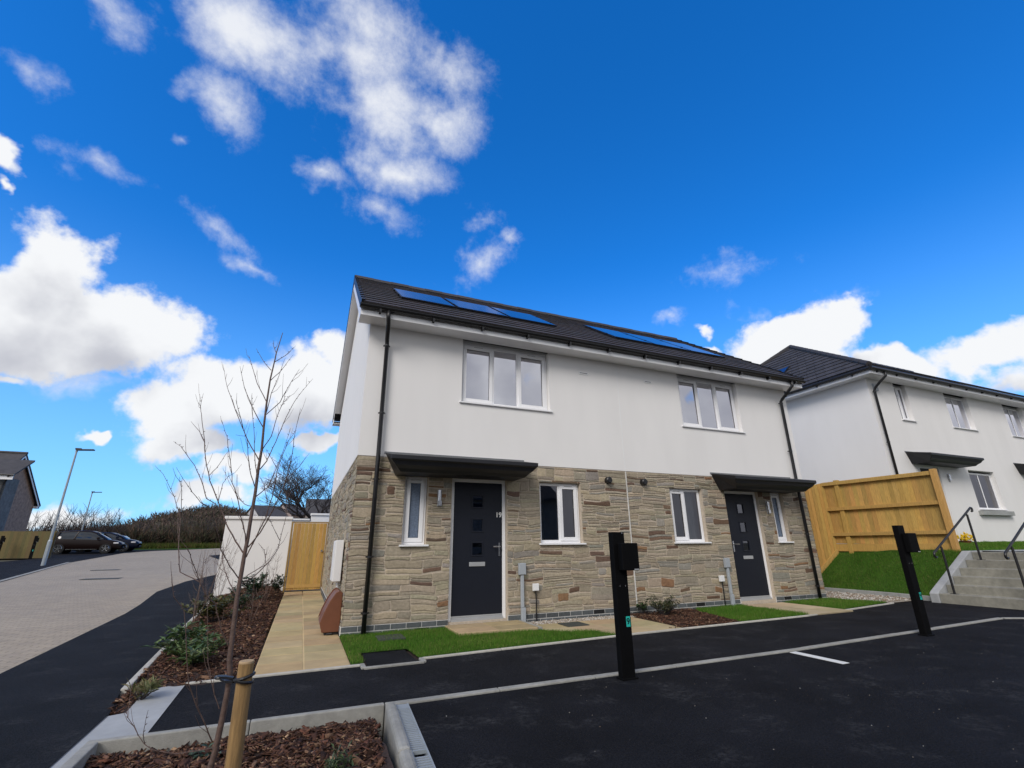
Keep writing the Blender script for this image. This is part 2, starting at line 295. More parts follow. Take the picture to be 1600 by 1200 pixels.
def raw(name, verts, faces_n, k, cols, m):      # many k-gons at once
    me = D.meshes.new(name); o = D.objects.new(name, me); COL.objects.link(o)
    nv = len(verts); me.vertices.add(nv); me.vertices.foreach_set('co', np.asarray(verts, np.float32).ravel())
    nf = len(faces_n)//k; me.loops.add(nf*k); me.loops.foreach_set('vertex_index', np.asarray(faces_n, np.int32).ravel())
    me.polygons.add(nf); me.polygons.foreach_set('loop_start', np.arange(0, nf*k, k, dtype=np.int32)); me.polygons.foreach_set('loop_total', np.full(nf, k, np.int32))
    me.update(); me.validate(); me.materials.append(M[m])
    ca = me.color_attributes.new('Col', 'FLOAT_COLOR', 'CORNER'); cc = np.ones((nf*k, 4)); cc[:, :3] = np.repeat(cols, k, axis=0)
    ca.data.foreach_set('color', cc.ravel()); ORG[o] = (0, 0, 0); return o

# ------------------------------------------------------------------ ground
def G(x, y): return -.05+.027*min(max(0, y-6), 44)
def TG(x, y):
    z = G(x, y)
    if x > 11.7:
        if y > -1.3 and y < 60: z = max(z, -.02+min(1, (x-11.75)/1.05)*.93) if x < 12.8 else max(z, .91+max(0, y+1.2)*.09 if y < .6 else 1.06)
        elif y <= -1.3: z = -.05+min(1, (x-11.3)/1.7)*.9
    if -3.1 < x < .5 and y < -1: z = -.42
    if x > 11.6 and y > -2: z -= .35
    return z
def drape(name, poly, off, m, kind='structure', pos=True):
    bm = bmesh.new(); f = bm.faces.new([bm.verts.new((x, y, 0)) for x, y in poly]); f.normal_update()
    if f.normal.z < 0: f.normal_flip()
    for yc in (6, 12, 20, 30, 40, 50):
        bmesh.ops.bisect_plane(bm, geom=bm.verts[:]+bm.edges[:]+bm.faces[:], plane_co=(0, yc, 0), plane_no=(0, 1, 0))
    bmesh.ops.triangulate(bm, faces=bm.faces[:])
    for v in bm.verts: v.co.z = G(v.co.x, v.co.y)+off
    me = D.meshes.new(name); bm.to_mesh(me); bm.free(); o = D.objects.new(name, me); COL.objects.link(o); me.materials.append(M[m])
    ORG[o] = (0, 0, 0); return tag(o, kind=kind)
# terrain sheet to the horizon
xs = [-1500, -600, -200, -80, -40, -25, -18, -12, -8, -5, -3.2, -3.05, -2, -1, .45, .6, 2, 4, 6, 8, 10, 11.3, 11.75, 12.0, 12.3, 12.8, 13, 14, 18, 25, 40, 100, 400, 1500]
ys = [-1500, -400, -100, -40, -20, -12, -8, -5, -3, -1.32, -1.28, -1.05, -.9, 0, .6, .65, 3, 6, 12, 20, 30, 40, 50, 70, 120, 300, 800, 2500]
mb = MB(); vi = [(x, y, TG(x, y)-.06) for y in ys for x in xs]; nx = len(xs)
mb.add(vi, [(j*nx+i, j*nx+i+1, (j+1)*nx+i+1, (j+1)*nx+i) for j in range(len(ys)-1) for i in range(nx-1)])
tag(mb.build('ground', 'soil'), kind='structure')
# block-paved road, tarmac footways, parking court
RR = [(-2.9, -14), (-3.05, -5), (-3.24, -.65), (-3.56, 4.33), (-4.05, 8.7), (-3.94, 11.6), (-3.48, 14), (-2.6, 16.5), (0, 18.5), (14, 22), (14, 27), (-2, 24.2), (-4.5, 24.2), (-6.2, 31), (-4, 44), (20, 48), (20, 52), (-8, 47.5), (-10.1, 44.4), (-11.9, 42), (-12.85, 38.35), (-11.57, 25.3), (-9.27, 13.5), (-8.6, 6), (-8.2, -14)]
drape('block_paved_road', RR, 0, 'beige')
drape('tarmac_road', [(-8.2, -14), (-8.6, 6), (-9.27, 13.5), (-11.57, 25.3), (-12.85, 38.35), (-11.9, 42), (-10.1, 44.4), (-22, 46), (-22, 30.5), (-14.9, 30.5), (-15.5, 20), (-16, -14)], .012, 'tarmac2')
drape('left_verge_kerb', [(-8.2, -14), (-8.6, 6), (-9.27, 13.5), (-11.57, 25.3), (-11.72, 25.3), (-9.42, 13.5), (-8.75, 6), (-8.35, -14)], .02, 'kerb')
FW = [(-3.05, -5), (-3.24, -.65), (-3.56, 4.33), (-4.05, 8.7), (-3.94, 11.6), (-3.48, 14), (-2.6, 15.5), (-2.6, 7.1), (-2.5, 6.9), (-1.92, -1.9), (-1.8, -2.6), (-1.79, -3.57), (-1.78, -14), (-2.9, -14)]
drape('footway', FW, .010, 'tarmac2')
drape('far_footway', [(-4.55, 24), (-6.3, 31), (-5, 34), (3, 30), (14, 29), (14, 26.5), (-2, 24)], .014, 'tarmac2')
drape('concrete_apron', [(-1.73, -1.9), (-1.45, -1.87), (-1.43, -3.20), (-1.70, -3.20), (-1.66, -3.7), (-1.62, -14), (-1.795, -14), (-1.80, -3.57), (-1.81, -2.64), (-1.70, -2.6)], .004, 'apron')
drape('garden_footpath', [(-1.45, -1.85), (.1, -1.83), (3.6, -1.62), (7.3, -1.5), (10.4, -1.06), (11.6, -1.0), (11.6, -3.86), (10.4, -3.28), (9.79, -2.96), (4.9, -3.17), (.12, -3.2), (-1.44, -3.2)], .0, 'tarmac2')
drape('parking_court', [(.292, -3.27), (4.9, -3.225), (9.78, -3.0), (10.4, -3.33), (14, -5.03), (30, -12), (30, -16), (-.5, -16), (-.037, -8), (.290, -3.33)], -.004, 'tarmac')
drape('garden_soil', [(-1.9, -3.19), (11.7, -3.19), (11.7, .3), (-1.9, .3)], -.012, 'mulchsoil')
drape('tarmac_patch', [(.14, -1.93), (.66, -1.93), (.64, -1.28), (.16, -1.28)], .012, 'tarmac2')
# kerbs
def kerb(name, segs, z0, z1, w, label, m='kerb', bevel=.008, gap=.004, L0=.91):
    mb = MB()
    for a, b in zip(segs[:-1], segs[1:]):
        a, b = Vector((*a, 0)), Vector((*b, 0)); d = b-a; Ln = d.length; d.normalize(); p = Vector((-d.y, d.x, 0)); n = max(1, round(Ln/L0))
        for i in range(n):
            s, e = a+d*(Ln*i/n+gap/2), a+d*(Ln*(i+1)/n-gap/2); c = (s+e)/2; zz = G(c.x, c.y)+.05
            dz = random.uniform(-.0015, .0015)
            mb.obox((c.x, c.y, (z0+z1)/2+zz+dz), (e-s)/2, p*w/2, (0, 0, (z1-z0)/2))
    return tag(mb.build(name, m, bevel=bevel), kind='structure')
kerb('bed_kerb', [(-1.74, -3.225), (.115, -3.235)], -.34, -.034, .055, '', 'kerb')
kerb('bed_end_kerb', [(-1.70, -3.26), (-1.68, -6), (-1.68, -9)], -.34, -.032, .07, '', 'kerb')
kerb('court_edging', [(.12, -3.237), (4.9, -3.20), (9.76, -2.98)], -.2, -.038, .075, '', 'kerb')
kerb('court_edging_return', [(9.80, -2.99), (10.4, -3.3), (14, -5.0)], -.2, -.038, .07, '', 'kerb')
kerb('garden_edging', [(-.93, -1.86), (.08, -1.83)], -.2, -.030, .045, '', 'edging')
kerb('garden_edging_east', [(.74, -1.80), (3.6, -1.60), (7.3, -1.48), (10.42, -1.05)], -.2, -.030, .045, '', 'edging')
kerb('patch_edging', [(.10, -1.80), (.10, -1.985), (.72, -1.97), (.72, -1.80)], -.2, -.030, .05, '', 'kerb', L0=5)
kerb('footway_edging', [(-1.90, -1.9), (-2.2, 2.6), (-2.49, 7.05)], -.2, -.026, .055, '', 'edging')
kerb('bed_edging', [(-1.46, -1.88), (-.93, -1.86)], -.2, -.030, .04, '', 'edging', L0=5)
kerb('drain_kerb', [(.152, -3.28), (-.178, -8)], -.34, -.015, .078, '', 'kerb', bevel=.024)
# drainage channel
th = thing('drainage_channel', (.2, -3.9, -.05), 'galvanised slotted drainage channel between the parking court and the bark bed', 'drain')
mb = MB(); mg = MB(); mo = MB()
a0 = Vector((.240, -3.28, 0)); dr = (Vector((-.090, -8, 0))-a0).normalized(); pp = Vector((-dr.y, dr.x, 0))
Z = -.047
for t0 in np.arange(0, 4.4, 1.0):
    for s in (-1, 1): c = a0+dr*(t0+.5)+pp*s*.046; mb.obox((c.x, c.y, Z-.02), dr*.4985, pp*.005, (0, 0, .026))
    if t0 == 0: c = a0+dr*.055; mb.obox((c.x, c.y, Z-.006), dr*.055, pp*.042, (0, 0, .008))
    for k in range(25 if t0 == 0 else 29):
        c = a0+dr*(t0+.03+k*.033+(.10 if t0 == 0 else 0)); mb.obox((c.x, c.y, Z-.008), dr*.0095, pp*.042, (0, 0, .01))
c = a0+dr*2.2; mo.obox((c.x, c.y, Z-.10), dr*2.3, pp*.042, (0, 0, .02))
mb.build('grating', 'galv', th); mo.build('trough', 'gasket', th)

# ------------------------------------------------------------------ paving slabs
def slabs(name, x0, x1, y0, y1, nx, ny, z, gap=.008, stag=False, clip=None, m='slab', base=(.40, .30, .165), dep=.05, joint=.72):
    mb = MB(); dx, dy = (x1-x0)/nx, (y1-y0)/ny
    for j in range(ny):
        for i in range(nx):
            xa, xb = x0+i*dx+gap/2, x0+(i+1)*dx-gap/2; ya, yb = y0+j*dy+gap/2, y0+(j+1)*dy-gap/2
            if stag and i % 2: ya, yb = ya+dy*.3, yb+dy*.3
            if clip:
                cx = (xa+xb)/2
                if not clip(cx, (ya+yb)/2): continue
            zz = G(0, (ya+yb)/2)+.05
            mb.col(jit(base, .13, .05)).box(xa, xb, ya, yb, z-dep+zz, z+zz+random.uniform(-.0015, .0015))
    mb.col(tuple(k*joint for k in base)).box(x0+.001, x1-.001, y0+.001, y1-.001, z-dep-.01, z-.0035) if not clip else None
    return tag(mb.build(name, m, bevel=.004), kind='structure')
slabs('side_path', -.915, -.01, -1.83, 7.36, 2, 21, -.036, stag=False, gap=.016, base=(.42, .315, .165), joint=1.35)
slabs('entrance_step', 1.47, 2.66, -.75, -.03, 2, 2, .004, base=(.38, .29, .17), dep=.12, gap=.012, joint=1.2)
kerb('entrance_edging', [(2.69, -.03), (2.69, -.80)], -.2, .004, .045, '', 'kerb', L0=5)
slabs('meter_path', 2.72, 4.62, -1.57, -.32, 4, 3, -.034, clip=lambda x, y: y > -1.15 or x > 3.3, base=(.40, .31, .18))
slabs('neighbour_path', 7.45, 8.55, -1.46, -.03, 2, 3, -.026, base=(.42, .34, .21))
drape('side_passage', [(10.0, .02), (10.35, -.98), (10.42, -1.03), (11.68, -1.0), (11.68, 7), (9.99, 7)], .012, 'gravelbase')
drape('gravel_strip', [(2.72, -.02), (4.72, -.02), (4.72, -.33), (2.72, -.33)], .010, 'gravelbase')

def inpoly(px, py, poly):
    c = np.zeros(len(px), bool); n = len(poly)
    for i in range(n):
        (x1, y1), (x2, y2) = poly[i], poly[(i+1) % n]
        k = ((y1 > py) != (y2 > py)) & (px < (x2-x1)*(py-y1)/((y2-y1) if y2 != y1 else 1e-9)+x1); c ^= k
    return c
def scatter(poly, n):
    xs_, ys_ = [p[0] for p in poly], [p[1] for p in poly]
    x = RNG.uniform(min(xs_), max(xs_), n*3); y = RNG.uniform(min(ys_), max(ys_), n*3); k = inpoly(x, y, poly); return x[k][:n], y[k][:n]
def area(poly): return abs(sum(poly[i][0]*poly[(i+1) % len(poly)][1]-poly[(i+1) % len(poly)][0]*poly[i][1] for i in range(len(poly))))/2
def grass(name, poly, zf, dens, h=.035, w=.004, label=None, dull=False):
    n = int(area(poly)*dens); x, y = scatter(poly, n); n = len(x); z = zf(x, y)
    a = RNG.uniform(0, 2*np.pi, n); hh = h*RNG.uniform(.5, 1.25, n)*(1+.25*np.sin(x*5.1+y*3.3)*np.sin(y*6.7-x*2)); ln = hh*RNG.uniform(.1, .9, n); b = RNG.uniform(0, 2*np.pi, n)
    p0 = np.stack([x-np.cos(a)*w/2, y-np.sin(a)*w/2, z-.004], 1); p1 = np.stack([x+np.cos(a)*w/2, y+np.sin(a)*w/2, z-.004], 1)
    p2 = np.stack([x+np.cos(b)*ln, y+np.sin(b)*ln, z+hh], 1)
    V = np.stack([p0, p1, p2], 1).reshape(-1, 3); F = np.arange(3*n)
    pat = np.clip(.5+.5*np.sin(x*2.3+1.3*np.sin(y*3.1))*np.sin(y*2.9+x)+.25*np.sin(x*9+2*np.sin(y*7))*np.sin(y*11+x*3), 0, 1)
    c0 = np.array([.055, .165, .016]); c1 = np.array([.135, .24, .035]); t = (RNG.uniform(0, 1, n)*.6+pat*.4)[:, None]
    C_ = c0*(1-t)+c1*t; dry = RNG.uniform(0, 1, n) < .05+.10*pat**3; C_[dry] = (.24, .22, .085); C_ *= RNG.uniform(.7, 1.2, n)[:, None]
    if dull: C_ = C_*np.array([.85, .5, .8])
    o = raw(name, V, F, 3, C_, 'blade'); return tag(o, kind='stuff')
def flat(z): return lambda x, y: np.full(len(x), z)
L1 = [(-.012, -.012), (1.475, -.012), (1.475, -.745), (2.66, -.79), (2.95, -1.12), (3.30, -1.16), (3.44, -1.59), (.74, -1.785), (.70, -1.79), (.665, -1.275), (.135, -1.275), (.115, -1.79), (-.012, -1.81)]
L2 = [(6.30, -.03), (7.42, -.03), (7.42, -1.45), (5.8, -1.50), (6.13, -.2)]
L3 = [(8.58, -.03), (10.0, -.03), (10.33, -1.0), (8.58, -1.27)]
for i, P_ in enumerate((L1, L2, L3)):
    drape('lawn', P_, .018, 'turf')
    grass('grass', P_, flat(-.030), (9000, 6500, 5500)[i], .034 if i == 0 else .04, .0045 if i == 0 else .006)
# grass bank beside the steps
BK = [(11.72, 3.0), (11.72, -1.26), (12.85, -1.26), (14.3, -1.26), (14.3, .40), (13.0, 1.3), (13.0, 3.0)]
def bankz(x, y): return np.where(x < 12.9, np.clip((x-11.72)/1.12, 0, 1)*.90+.0*y, .90+np.maximum(0, y+1.2)*.10)
mb = MB(); gx = [11.72, 11.9, 12.1, 12.3, 12.5, 12.7, 12.8, 12.95, 13.4, 14.3, 30]; gy = [-1.26, -.6, 0, .45, 1.3, 2, 3.5]
mb.add([(x, y, float(bankz(np.array(x), np.array(min(y, .5))))) for y in gy for x in gx], [(j*len(gx)+i, j*len(gx)+i+1, (j+1)*len(gx)+i+1, (j+1)*len(gx)+i) for j in range(len(gy)-1) for i in range(len(gx)-1)])
tag(mb.build('grass_bank', 'turf', smooth=True), kind='structure')
grass('grass', [(11.70, 2.9), (11.70, -1.26), (12.93, -1.26), (12.80, 1.3), (12.75, 2.9)], lambda x, y: bankz(x, np.minimum(y, .5)), 6500, .05, .007)
grass('grass', [(13.0, -1.26), (25, -1.9), (25, .44), (13.0, .44)], lambda x, y: .92+np.maximum(0, y+1.2)*.09, 2200, .05, .012)
kerb('bank_edging', [(11.66, 3.2), (11.66, -.2), (11.5, -1.30)], -.2, .045, .05, '', 'concrete', L0=2)
mb = MB(); mb.quad((13.4, -1.9, .90), (30, -2.6, .90), (30, -1.26, .915), (13.4, -1.26, .915)); tag(mb.build('upper_path', 'concrete'), kind='structure')

# bark mulch
def chips(name, poly, zf, dens, s0=.012, s1=.045):
    n = int(area(poly)*dens); x, y = scatter(poly, n); n = len(x); z = zf(x, y)+RNG.uniform(-.004, .022, n)
    Ln = RNG.uniform(s0, s1, n)*RNG.choice([.6, 1, 1.5], n, p=[.5, .38, .12]); Wd = Ln*RNG.uniform(.18, .5, n); T = RNG.uniform(.0015, .005, n)
    yaw = RNG.uniform(0, 2*np.pi, n); pit = RNG.normal(0, .30, n); rol = RNG.normal(0, .5, n)
    ax = np.stack([np.cos(yaw)*np.cos(pit), np.sin(yaw)*np.cos(pit), np.sin(pit)], 1)
    up = np.stack([np.sin(rol)*-np.sin(yaw), np.sin(rol)*np.cos(yaw), np.cos(rol)], 1); ay = np.cross(up, ax); ay /= np.linalg.norm(ay, axis=1)[:, None]; az = np.cross(ax, ay)
    c = np.stack([x, y, z], 1); V = []
    for k in (-1, 1):
        for j in (-1, 1):
            for i in (-1, 1):
                tap = RNG.uniform(.45, 1.05, n)[:, None]
                V.append(c+ax*(i*Ln[:, None]/2*(RNG.uniform(.8, 1.1, n)[:, None]))+ay*(j*Wd[:, None]/2*tap)+az*(k*T[:, None]/2))
    V = np.stack(V, 1).reshape(-1, 3)
    q = np.array([(0, 2, 3, 1), (4, 5, 7, 6), (0, 1, 5, 4), (2, 6, 7, 3), (0, 4, 6, 2), (1, 3, 7, 5)])
    F = (q[None]+(np.arange(n)*8)[:, None, None]).ravel()
    pal = np.array([(.075, .036, .025), (.12, .06, .038), (.045, .024, .018), (.20, .115, .07), (.32, .21, .13), (.14, .06, .038)])
    C_ = pal[RNG.choice(6, n, p=[.3, .27, .2, .13, .04, .06])]*RNG.uniform(.7, 1.3, n)[:, None]
    o = raw(name, V, F, 4, np.repeat(C_, 6, axis=0), 'chip'); return tag(o, kind='stuff')
def bumpy(name, poly, zf, m, step=.06):
    xs_ = np.arange(min(p[0] for p in poly), max(p[0] for p in poly)+step, step); ys_ = np.arange(min(p[1] for p in poly), max(p[1] for p in poly)+step, step)
    mb = MB(); X, Y = np.meshgrid(xs_, ys_); k = inpoly(X.ravel(), Y.ravel(), poly).reshape(X.shape); ZZ = zf(X.ravel(), Y.ravel()).reshape(X.shape)
    idx = {}
    vs = []; fs = []
    for j in range(len(ys_)-1):
        for i in range(len(xs_)-1):
            if k[j, i] or k[j, i+1] or k[j+1, i] or k[j+1, i+1]:
                f = []
                for a, b in ((j, i), (j, i+1), (j+1, i+1), (j+1, i)):
                    if (a, b) not in idx: idx[(a, b)] = len(vs); vs.append((X[a, b], Y[a, b], ZZ[a, b]))
                    f.append(idx[(a, b)])
                fs.append(f)
    mb.add(vs, fs); return tag(mb.build(name, m, smooth=True), kind='structure')
def lump(x, y, a=.018): return a*(np.sin(x*7.3+np.sin(y*5))*np.sin(y*8.1+x*2)+.6*np.sin(x*17+y*9)*np.sin(y*15-x*11))
B1 = [(-1.66, -3.26), (.03, -3.28), (-.14, -7.2), (-1.64, -7.2)]
zb1 = lambda x, y: -.108+lump(x, y)+.05*np.exp(-(((x-.10)-(y+3.28)*.07)/.22)**2)*np.clip((-3.3-y)/.3, 0, 1)-.03*np.exp(-((y+3.26)/.12)**2)
bumpy('bark_bed', [(-1.62, -3.27), (.0, -3.29), (-.13, -7.2), (-1.62, -7.2)], zb1, 'mulchsoil'); chips('bark_mulch', [(-1.66, -3.26), (.02, -3.28), (-.10, -5.2), (-1.64, -5.2)], zb1, 4200, .02, .072)
B2 = [(-1.72, -1.92), (-.94, -1.88), (-.935, 7.36), (-2.45, 7.36), (-2.44, 6.95), (-1.87, -1.9), (-1.83, -2.5), (-1.78, -2.62), (-1.72, -2.6), (-1.73, -1.95)]
def zb2(x, y):
    e = np.clip((y-5.9)/1.5, 0, 1); return -.045+lump(x, y, .014)+.17*e*np.clip((x+2.45)/.6, 0, 1)*np.clip((-.93-x)/.15, 0, 1)*1.0+.05*np.exp(-((x+1.5)/.35)**2)*np.clip((y+1.85)/.35, 0, 1)-.008
bumpy('bark_bed', [(-1.75, -1.97), (-1.0, -1.90), (-.99, 7.36), (-2.42, 7.36), (-2.40, 6.9), (-1.83, -1.9), (-1.83, -2.45)], zb2, 'mulchsoil', .07); chips('bark_mulch', B2, zb2, 2000, .022, .065)
B3 = [(4.66, -.34), (4.74, -.04), (6.28, -.04), (6.10, -.2), (5.78, -1.49), (4.36, -1.54), (4.64, -1.5)]
zb3 = lambda x, y: -.035+lump(x, y, .012)
drape('bark_bed', B3, .008, 'mulchsoil'); chips('bark_mulch', B3, zb3, 2600, .018, .05)
# gravel stones
def stones_sc(name, poly, z, dens, r0=.006, r1=.016):
    n = int(area(poly)*dens); x, y = scatter(poly, n); n = len(x); r = RNG.uniform(r0, r1, n)
    base = np.array([(1, 0, 0), (-1, 0, 0), (0, 1, 0), (0, -1, 0), (0, 0, 1), (0, 0, -1)], float)
    V = np.stack([x, y, np.full(n, z)+r*.3], 1)[:, None]+base[None]*r[:, None, None]*RNG.uniform(.55, 1.15, (n, 6, 1))*np.array([1.1, 1., .6])
    f = np.array([(4, 0, 2), (4, 2, 1), (4, 1, 3), (4, 3, 0), (5, 2, 0), (5, 1, 2), (5, 3, 1), (5, 0, 3)]); F = (f[None]+(np.arange(n)*6)[:, None, None]).ravel()
    pal = np.array([(.5, .45, .38), (.36, .31, .25), (.62, .6, .56), (.28, .2, .14)]); C_ = pal[RNG.choice(4, n)]*RNG.uniform(.7, 1.1, n)[:, None]
    return tag(raw(name, V.reshape(-1, 3), F, 3, np.repeat(C_, 8, axis=0), 'gravel'), kind='stuff')
stones_sc('gravel', [(2.74, -.03), (4.72, -.03), (4.72, -.34), (2.74, -.34)], -.038, 3600)
stones_sc('gravel', [(10.4, -.9), (11.6, -1.0), (11.62, 2.5), (10.0, 2.5), (10.0, 0)], -.036, 420, .01, .03)
stones_sc('grit_specks', [(.4, -3.4), (10, -3.4), (12, -7), (.4, -6.5)], -.055, 7, .002, .0055)
# painted bay line
tag(MB().box(4.60, 4.70, -3.86, -3.26, -.054, -.0495).build('bay_marking', 'white'), kind='structure')
# covers
def cover(name, x0, x1, y0, y1, label, z=-.03, m='greybox', frame=True):
    zz = G(x0, y0)+.05; t = thing(name, ((x0+x1)/2, (y0+y1)/2, z+zz), label, 'manhole cover')
    mb = MB().box(x0+.015, x1-.015, y0+.015, y1-.015, z-.01+zz, z+.006+zz)
    if x1-x0 < .5:
        for i in range(6):
            for j in range(6): cx, cy = x0+.05+(x1-x0-.1)*i/5, y0+.05+(y1-y0-.1)*j/5; mb.box(cx-.012, cx+.012, cy-.006, cy+.006, z+.006+zz, z+.009+zz)
    mb.build('lid', m, t, bevel=.001)
    f = MB()
    for a in ((x0, x1, y0, y0+.013), (x0, x1, y1-.013, y1), (x0, x0+.013, y0+.0131, y1-.0131), (x1-.013, x1, y0+.0131, y1-.0131)): f.box(*a, z-.01+zz, z+.0085+zz)
    f.build('frame', m, t); return t
M['iron'] = mat('cast_iron', (.05, .055, .05), .7, var=.3, vscale=18, bump=.4)
cover('inspection_cover', .42, .76, -.72, -.38, 'small weathered cover set in the lawn under the downpipe', m='iron', z=-.012)
cover('inspection_cover', 3.16, 3.52, -.76, -.42, 'dark square cover set in the sandstone slabs below the kitchen window', m='iron', z=-.03)
cover('manhole_cover', -7.3, -6.25, 13.5, 14.15, 'rectangular dark cover in the beige road, the nearer of two', m='iron', z=-.04)
cover('manhole_cover', -8.5, -7.6, 18.2, 18.9, 'rectangular dark cover in the beige road, the farther of two', m='iron', z=-.04)

# ------------------------------------------------------------------ stone walling
def stonework(name, u0, u1, z0, z1, holes, P, parent, seed, m='stone', brown=.06, dep=(.002, .009)):
    """P(u, z, d) -> 3D point; d = distance proud of the wall plane."""
    rd = random.Random(seed); rects = []
    z = z0
    while z < z1-.02:
        h = rd.uniform(.12, .215)
        if z1-(z+h) < .12: h = z1-z
        u = u0
        while u < u1-.01:
            w = rd.uniform(.20, .60)
            if u1-(u+w) < .16: w = u1-u
            r = rd.random(); n = 1 if (r < .03 and h < .17) else 2 if r < .40 else 3 if r < .86 else 4
            cuts = sorted([rd.uniform(.25, .75)] if n == 2 else [rd.uniform(.15, .45), rd.uniform(.5, .85)] if n == 3 else [.2+rd.uniform(-.05, .05), .5+rd.uniform(-.1, .1), .78+rd.uniform(-.05, .05)] if n == 4 else [])
            zz = [0]+cuts+[1]
            for a, b in zip(zz[:-1], zz[1:]):
                hh = (b-a)*h
                if w > .36 and rd.random() < (.55 if hh > .09 else .22):
                    k = rd.uniform(.3, .7)*w; parts = [(u, u+k), (u+k, u+w)]
                elif w > .3 and hh > .13: k = rd.uniform(.35, .65)*w; parts = [(u, u+k), (u+k, u+w)]
                else: parts = [(u, u+w)]
                for p, q in parts: rects.append([p, q, z+a*h, z+b*h])
            u += w
        z += h
    def wob(u, z):
        k = min(1, (z-z0)/.12, (z1-z)/.12, (u-u0)/.1+.15, (u1-u)/.1+.15)
        for (a, b, c, d) in holes:
            dx = max(a-u, u-b, 0); dz = max(c-z, z-d, 0); k = min(k, math.hypot(dx, dz)/.15)
        k = max(0, k); return (u+k*.012*math.sin(z*13+u*3+seed), z+k*(.017*math.sin(u*4.1+1.7*math.sin(z*5+seed))+.008*math.sin(u*11+z*7)))
    mb = MB()
    for (a, b, c, d) in rects:
        out = [[a, b, c, d]]
        for (ha, hb, hc, hd) in holes:
            new = []
            for (a1, b1, c1, d1) in out:
                if b1 <= ha or a1 >= hb or d1 <= hc or c1 >= hd: new.append([a1, b1, c1, d1]); continue
                if a1 < ha: new.append([a1, ha, c1, d1])
                if b1 > hb: new.append([hb, b1, c1, d1])
                if c1 < hc: new.append([max(a1, ha), min(b1, hb), c1, hc])
                if d1 > hd: new.append([max(a1, ha), min(b1, hb), hd, d1])
            out = new
        for (a1, b1, c1, d1) in out:
            w, h = b1-a1, d1-c1
            if w < .025 or h < .018: continue
            g = rd.uniform(.0045, .0085); a2, b2, c2, d2 = a1+g, b1-g, c1+g, d1-g; w, h = b2-a2, d2-c2
            r = min(w, h)*rd.uniform(.06, .26); ri = [r*rd.uniform(.3, 1.3) for _ in range(4)]; j = lambda s=.05: rd.uniform(-s, s)*min(w, h)
            pts = [(a2+ri[0], c2), ((a2+b2)/2, c2+j()), (b2-ri[1], c2), (b2, c2+ri[1]*.8), (b2+j(.03), (c2+d2)/2), (b2, d2-ri[2]*.8), (b2-ri[2], d2), ((a2+b2)/2, d2+j()), (a2+ri[3], d2), (a2, d2-ri[3]*.8), (a2+j(.03), (c2+d2)/2), (a2, c2+ri[0]*.8)]
            s1, s2, s3, s4 = [rd.uniform(-1, 1)*min(.010, h*.16) for _ in range(4)]; pts = [(x, y+((s1 if y < (c2+d2)/2 else s2)+(s3 if y < (c2+d2)/2 else s4)*(x-(a2+b2)/2)/w*1.2)*(0 if (c1 < z0+.02 or d1 > z1-.02) else 1)) for x, y in pts]; pts = [wob(*p) for p in pts]; n = len(pts); cx = sum(p[0] for p in pts)/n; cz = sum(p[1] for p in pts)/n
            t = rd.random(); area_ = w*h
            if t < brown*(1.7 if area_ < .02 else 1): col = rd.choice([(.15, .095, .065), (.19, .125, .085), (.15, .10, .075), (.25, .145, .08)])
            elif t < .25: col = (.30, .265, .205)
            elif t < .36: col = (.285, .265, .225)
            elif t < .5: col = (.40, .335, .24)
            else: col = (.355, .305, .225)
            k = rd.uniform(.85, 1.10); mb.col(tuple(x*k*rd.uniform(.97, 1.03) for x in col))
            dp = rd.uniform(*dep); tx, tz = rd.uniform(-.25, .25), rd.uniform(-.3, .3)
            ins = min(.007, min(w, h)*.15)
            o1 = [P(x, y, -.004) for x, y in pts]
            def inn(x, y, f): s = (1-f/max(.02, math.hypot(x-cx, y-cz))); return cx+(x-cx)*s, cz+(y-cz)*s
            o2 = [P(*inn(x, y, ins*.3), dp*.7) for x, y in pts]
            o3 = [P(*inn(x, y, ins*1.6), dp+(x-cx)*tx*.03+(y-cz)*tz*.06+rd.uniform(-.0015, .0015)) for x, y in pts]
            cc = [P(cx, cz, dp+rd.uniform(0, .003))]
            mb.add(o1+o2+o3+cc, [(i, (i+1) % n, n+(i+1) % n, n+i) for i in range(n)]+[(n+i, n+(i+1) % n, 2*n+(i+1) % n, 2*n+i) for i in range(n)]+[(2*n+i, 2*n+(i+1) % n, 3*n) for i in range(n)])
    o = mb.build(name, m, parent); return o
def face_holes(mb, x0, x1, z0, z1, holes, y, depth, plane='y'):
    xs_ = sorted({x0, x1, *[h[0] for h in holes], *[h[1] for h in holes]}); zs_ = sorted({z0, z1, *[h[2] for h in holes], *[h[3] for h in holes]})
    for i in range(len(xs_)-1):
        for j in range(len(zs_)-1):
            cx, cz = (xs_[i]+xs_[i+1])/2, (zs_[j]+zs_[j+1])/2
            if any(a < cx < b and c < cz < d for a, b, c, d in holes): continue
            a, b, c, d = xs_[i], xs_[i+1], zs_[j], zs_[j+1]; mb.quad((a, y, c), (b, y, c), (b, y, d), (a, y, d))
    for a, b, c, d in holes:
        e = y+depth
        mb.quad((a, y, c), (a, y, d), (a, e, d), (a, e, c)); mb.quad((b, y, c), (b, e, c), (b, e, d), (b, y, d))
        if d < z1-1e-6: mb.quad((a, y, d), (b, y, d), (b, e, d), (a, e, d))
        if c > z0+1e-6: mb.quad((a, y, c), (a, e, c), (b, e, c), (b, y, c))

